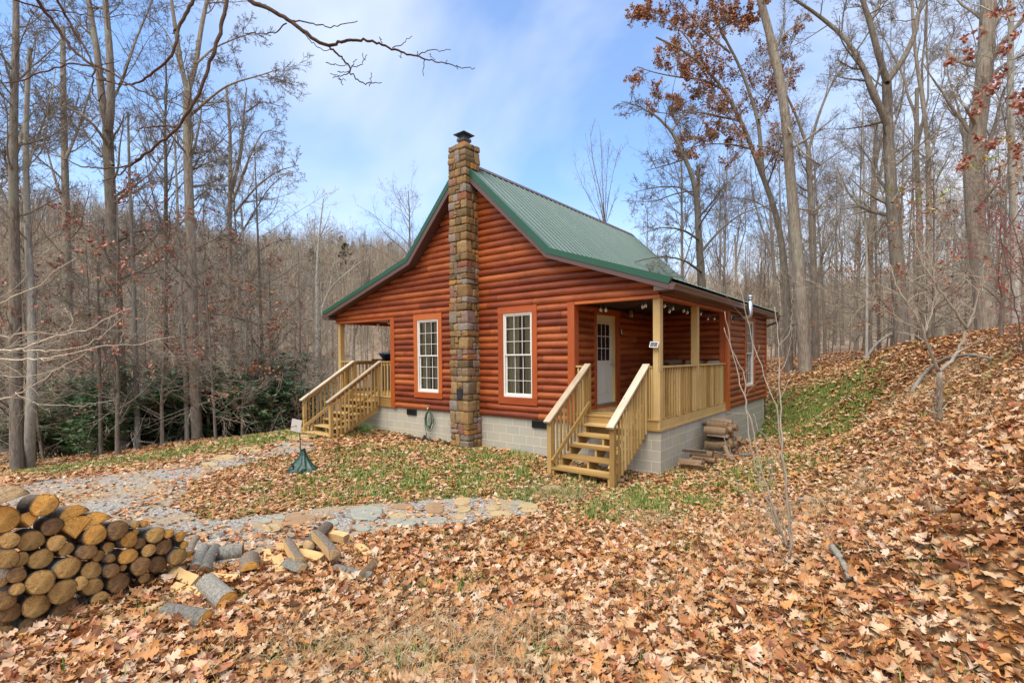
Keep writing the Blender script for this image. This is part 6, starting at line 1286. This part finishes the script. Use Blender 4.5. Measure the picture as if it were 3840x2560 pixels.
bough(3.1,[(S7([(20,-260),(60,-80),(110,0),(165,25),(250,62),(330,112),(400,170),(470,215),(520,232)]),.017,.0105),(S7([(518,230),(570,210),(640,202),(720,205),(800,232),(880,262),(960,283),(1000,300)]),.009,.0048),(S7([(1000,300),(1100,318),(1180,342),(1252,343)]),.004,.0022),
 (S7([(520,238),(570,280),(605,315),(622,345),(625,368),(660,405),(700,428),(735,415),(782,418)]),.0065,.0022),(S7([(330,104),(420,118),(520,138),(600,122),(660,107)]),.0042,.0022),(S7([(303,118),(270,155),(210,165),(93,172)]),.004,.002),(S7([(335,105),(390,165),(430,220),(490,258),(518,250)]),.003,.0022),
 (S7([(835,242),(880,225),(935,182)]),.003,.0018),(S7([(782,218),(772,185)]),.0026,.0018),(S7([(970,278),(1020,252),(1070,258),(1130,253)]),.0032,.0018),(S7([(1000,302),(990,383)]),.0028,.0018),(S7([(500,316),(550,328),(610,330)]),.0028,.002),(S7([(628,345),(640,320),(657,300)]),.0026,.0018),(S7([(628,336),(670,332),(690,305),(708,275)]),.0028,.0018),(S7([(692,300),(685,268)]),.002,.0018),
 (S7([(622,362),(580,385),(535,395)]),.0034,.002),(S7([(558,362),(600,366),(618,360)]),.0026,.002),(S7([(522,372),(565,388)]),.002,.002),(S7([(565,390),(585,430)]),.0022,.002),(S7([(560,396),(600,406)]),.0022,.002),(S7([(718,435),(728,412),(726,365)]),.0026,.002),(S7([(880,262),(878,290),(866,282)]),.0022,.0015),(S7([(962,284),(964,260)]),.002,.0016),(S7([(1020,272),(1030,290),(1052,298)]),.002,.0015),(S7([(1110,305),(1105,325)]),.002,.0015),(S7([(1158,330),(1165,352)]),.002,.0015)],
 'knobbly dark branch reaching in from above against the blue sky','%s'and M['bark_near'],drift=.1,seed=2)
S6 = lambda L: [(x*.78125,y*.78125) for x,y in L]
bough(3.3,[(S6([(960,-220),(925,0),(880,90),(850,135),(855,200),(830,260),(760,330),(700,380),(664,395),(640,408),(560,405),(470,380)]),.014,.0035),(S6([(1095,-260),(1085,0),(1070,90),(1045,200),(1010,300),(960,440),(930,510),(880,580),(855,605),(800,665),(690,740),(640,790),(570,805),(480,812),(400,800),(250,740),(150,690)]),.014,.002),
 (S6([(855,603),(800,606),(760,605),(668,618)]),.006,.004),(S6([(690,740),(660,770),(600,815),(560,850),(490,868)]),.006,.0025),(S6([(120,-150),(175,0),(240,90),(310,190),(360,250),(430,305),(460,320),(540,350),(620,410),(740,465),(830,490),(900,530),(1010,525)]),.012,.002),
 (S6([(250,-120),(275,0),(320,90),(380,190),(430,270),(458,325),(440,400),(440,450),(475,488)]),.010,.004),(S6([(458,325),(485,400),(500,440),(475,488)]),.005,.004),(S6([(20,-20),(130,20),(220,48),(400,70),(540,97)]),.006,.002),(S6([(460,320),(350,305),(250,330),(130,380),(0,400)]),.006,.004),(S6([(465,320),(560,295),(575,292)]),.004,.002),(S6([(255,285),(330,320),(420,370),(560,400)]),.004,.0025),(S6([(850,135),(825,160)]),.007,.004),(S6([(845,480),(848,440)]),.003,.002),(S6([(140,40),(180,95),(250,108),(285,60)]),.003,.002)],
 'bare reddish-brown boughs hanging down in front of the left wood',M['bark_near'],drift=.25,seed=3)
S8 = lambda L: [(x/1.742,1000+y/1.742) for x,y in L]
bough(6.0,[(S8([(-500,600),(0,605),(150,603),(270,600),(420,575),(580,540),(680,515),(800,505),(880,515),(1000,490),(1130,455)]),.016,.003),(S8([(-500,560),(0,548),(110,540),(300,470),(440,440),(600,400),(750,300),(860,270)]),.017,.003),(S8([(110,545),(300,550),(470,540),(600,500),(700,430),(800,330)]),.008,.002),(S8([(270,600),(290,620),(500,560)]),.006,.003),(S8([(-400,160),(0,240),(90,200),(280,100),(400,0),(500,-60)]),.014,.003),(S8([(-300,900),(0,870),(130,830),(260,740),(420,640),(560,560)]),.01,.003),(S8([(100,820),(250,900),(500,910),(760,870)]),.006,.002),(S8([(440,440),(480,340),(420,270)]),.005,.002),(S8([(780,500),(810,420),(800,340)]),.005,.002),(S8([(-200,420),(60,460),(200,420),(350,440),(500,400)]),.007,.002),(S8([(-200,700),(100,720),(300,700),(450,620)]),.006,.002)],
 'pale grey branches spreading in from the left edge before the wood',M['twig_pale'],grow=(12,.35,6),drift=.5,seed=4)
# russet oak sprays and berry shrub at the right edge
def C6(L): return [(2200+x*.7653,y*.7653) for x,y in L]
res = bough(8,[(C6([(2700,60),(2300,80),(2143,90),(2050,120),(1950,200),(1830,240)]),.014,.003),(C6([(2600,330),(2250,260),(2060,300),(1900,260),(1800,290)]),.012,.003),(C6([(2600,560),(2300,480),(2050,500),(1900,530),(1790,540)]),.012,.003),(C6([(2600,800),(2300,700),(2150,660),(2020,690),(1900,740)]),.010,.003),(C6([(2143,420),(2250,400),(2600,420)]),.008,.008)],
 'russet-leaved oak branches entering at the right edge above the berries',M['twig'],grow=(9,.28,5),drift=.4,seed=5,name='oak_branch'); root,P1,R1,P2,R2,g = res
pos,_ = on_twigs(P2,R2,1300,np.random.default_rng(6),.2); V,F,n = leafcards(pos+np.random.default_rng(7).normal(0,.02,pos.shape),.075,np.random.default_rng(8),flat=2,stations=3,wid=.7); npmesh('leaves',V,F,M['redleaf'],tone=np.repeat(np.random.default_rng(9).random(len(pos)),n),parent=root)
def C9(L): return [(3200+x*1.228,300+y*1.228) for x,y in L]
res = bough(6.6,[(C9([(262,890+150),(262,890)]),.04,.035),(C9([(262,890),(235,830),(212,765),(180,700),(140,650),(110,560)]),.024,.004),(C9([(262,890),(310,850),(335,790),(345,760),(375,690),(385,640),(400,560)]),.026,.004),(C9([(345,760),(300,690),(255,625),(215,570),(195,500),(185,420)]),.018,.003),(C9([(212,765),(150,740),(90,690),(40,660)]),.01,.002),(C9([(218,775),(245,700),(252,620),(240,540)]),.012,.002),(C9([(255,625),(230,540),(200,440)]),.01,.002)],
 'small crooked berry-bearing tree growing on the leafy bank',M['twig_pale'],grow=(11,.32,6),drift=.3,seed=11,name='young_tree'); root,P1,R1,P2,R2,g = res; root['category']='tree'
def berries(P,R,n,seed,root,s=.010,zmax=None):
    rs = np.random.default_rng(seed); pos,_ = on_twigs(P,R,n,rs,.3); ss = s*rs.uniform(.7,1.2,len(pos)); V = pos[:,None]+oct_[None]*np.array([1,1,1.3])*ss[:,None,None]; Fo2 = np.array([(0,1,4),(1,2,4),(2,3,4),(3,0,4),(1,0,5),(2,1,5),(3,2,5),(0,3,5)]); F = (np.arange(len(pos))*6)[:,None,None]+Fo2[None]; npmesh('berries',V.reshape(-1,3),F.reshape(-1,3),M['berry'],parent=root)
berries(P2,R2,160,12,root)
M['limeleaf'] = leafmat('yellow_green_leaf',[(0,(.20,.26,.04)),(.5,(.32,.36,.07)),(1,(.45,.40,.08))])
gpz = C9([(140,340),(200,345),(230,370),(270,350),(285,335),(265,280),(250,400),(110,340),(360,260),(385,270),(270,375),(190,365),(215,350),(450,180),(480,190),(430,240),(410,235)]); rs=np.random.default_rng(14)
pos = np.array([at(u+rs.normal(0,8),v+rs.normal(0,8),6.6+rs.normal(0,.15))-g for u,v in gpz for _ in range(3)]); V,F,n = leafcards(pos,.075,rs,flat=1.5,stations=4,wid=.5); npmesh('leaves',V,F,M['limeleaf'],tone=np.repeat(rs.random(len(pos)),n),parent=root)
res = bough(7.2,[(C9([(560,1000),(520,850),(500,700),(470,560),(440,450)]),.016,.003),(C9([(560,1000),(540,760),(530,600),(480,420),(400,330)]),.014,.003),(C9([(600,1000),(580,800),(540,640),(460,560),(360,520)]),.014,.003),(C9([(620,980),(600,700),(560,500),(520,380)]),.014,.003),(C9([(640,900),(560,640),(440,480),(330,430)]),.012,.002),(C9([(660,900),(620,600),(520,440),(420,400)]),.012,.002)],
 'arching shrub loaded with small red berries at the right edge',M['twig'],grow=(14,.3,8),drift=.4,seed=15,name='berry_shrub'); root,P1,R1,P2,R2,g = res; root['category']='shrub'; berries(P2,R2,1500,16,root,.0105); berries(P1,R1,500,17,root,.0105)
# shrub stems nearest the camera on the right
def D3(x,y): return 2600+x/1.1786,1500+y/1.1786
res = bough(4.25,[([D3(425,700),D3(428,620),D3(420,500),D3(405,330),D3(395,230),D3(388,100),D3(385,0),(2922,1400),(2915,1232),(2905,1150)],.012,.003),([D3(430,690),D3(438,600),D3(425,480),D3(400,300),D3(372,60),(2885,1460),(2840,1330),(2790,1150),(2763,1020)],.008,.003),([D3(415,655),D3(385,575),D3(345,460),D3(300,300),D3(262,120),D3(235,20),(2790,1480),(2745,1320),(2715,1228)],.011,.003),([D3(415,650),D3(370,560),D3(325,440),D3(270,280),D3(240,100),(2790,1400),(2740,1300),(2718,1168)],.008,.003),
 ([D3(412,650),D3(360,520),D3(300,380),D3(200,290),D3(150,200),D3(135,160)],.005,.002),([D3(405,640),D3(340,500),D3(240,400),D3(120,330),D3(20,320)],.005,.0015),([D3(395,290),D3(350,200),D3(290,130),D3(265,60)],.004,.002),([D3(410,640),D3(350,520),D3(260,460),D3(190,455),D3(130,500)],.004,.0015),([D3(415,600),D3(380,480),D3(345,380),D3(330,235)],.004,.002),([(2922,1400),(2945,1370),(2965,1290),(2968,1220)],.003,.0015),([(2920,1300),(2960,1250),(2972,1160),(2971,1080)],.003,.0015),([D3(500,650),D3(508,560),D3(515,430)],.003,.0015),([D3(300,600),D3(430,745),D3(450,755)],.004,.002)],
 'leafless many-stemmed shrub in the leaves right of the porch',M['twig_pale'],grow=(3,.22,3),drift=.12,seed=18,name='bare_shrub'); root,P1,R1,P2,R2,g = res; root['category']='shrub'
# fallen dead branches on the bank
for i,(pts,r0,r1,lab) in enumerate([([(3420,1480),(3460,1425),(3540,1390),(3640,1370),(3720,1368)],.05,.02,'grey fallen branch arching over the leaves on the bank'),([(3240,1340),(3290,1285),(3345,1248)],.05,.03,'broken pale pole leaning among the trunks on the bank'),([(2990,1885),(3040,1880),(3100,1900)],.022,.012,'short grey dead stick among the leaves beyond the bare shrub'),([(3120,2070),(3150,2110),(3170,2150),(3185,2190)],.03,.022,'rotting barked stick lying in the deep leaves nearest the right')]):
    P = gps(pts); P[:,2] = H(P[:,0],P[:,1])+.05
    if i==0: P[:,2] += np.array([0,.1,.2,.15,.05])
    if i==1: P = np.array([at(u,v,15.5) for u,v in pts]); P[0,2]-=.1
    root = empty('dead_branch',tuple(P[0]),0,lab,'branch'); Q = resample(P-P[0],14); m = MB(); m.tube([tuple(p) for p in Q],list(np.linspace(r0,r1,14)),7); m.build('wood',M['bark_pale'],root,smooth=True)
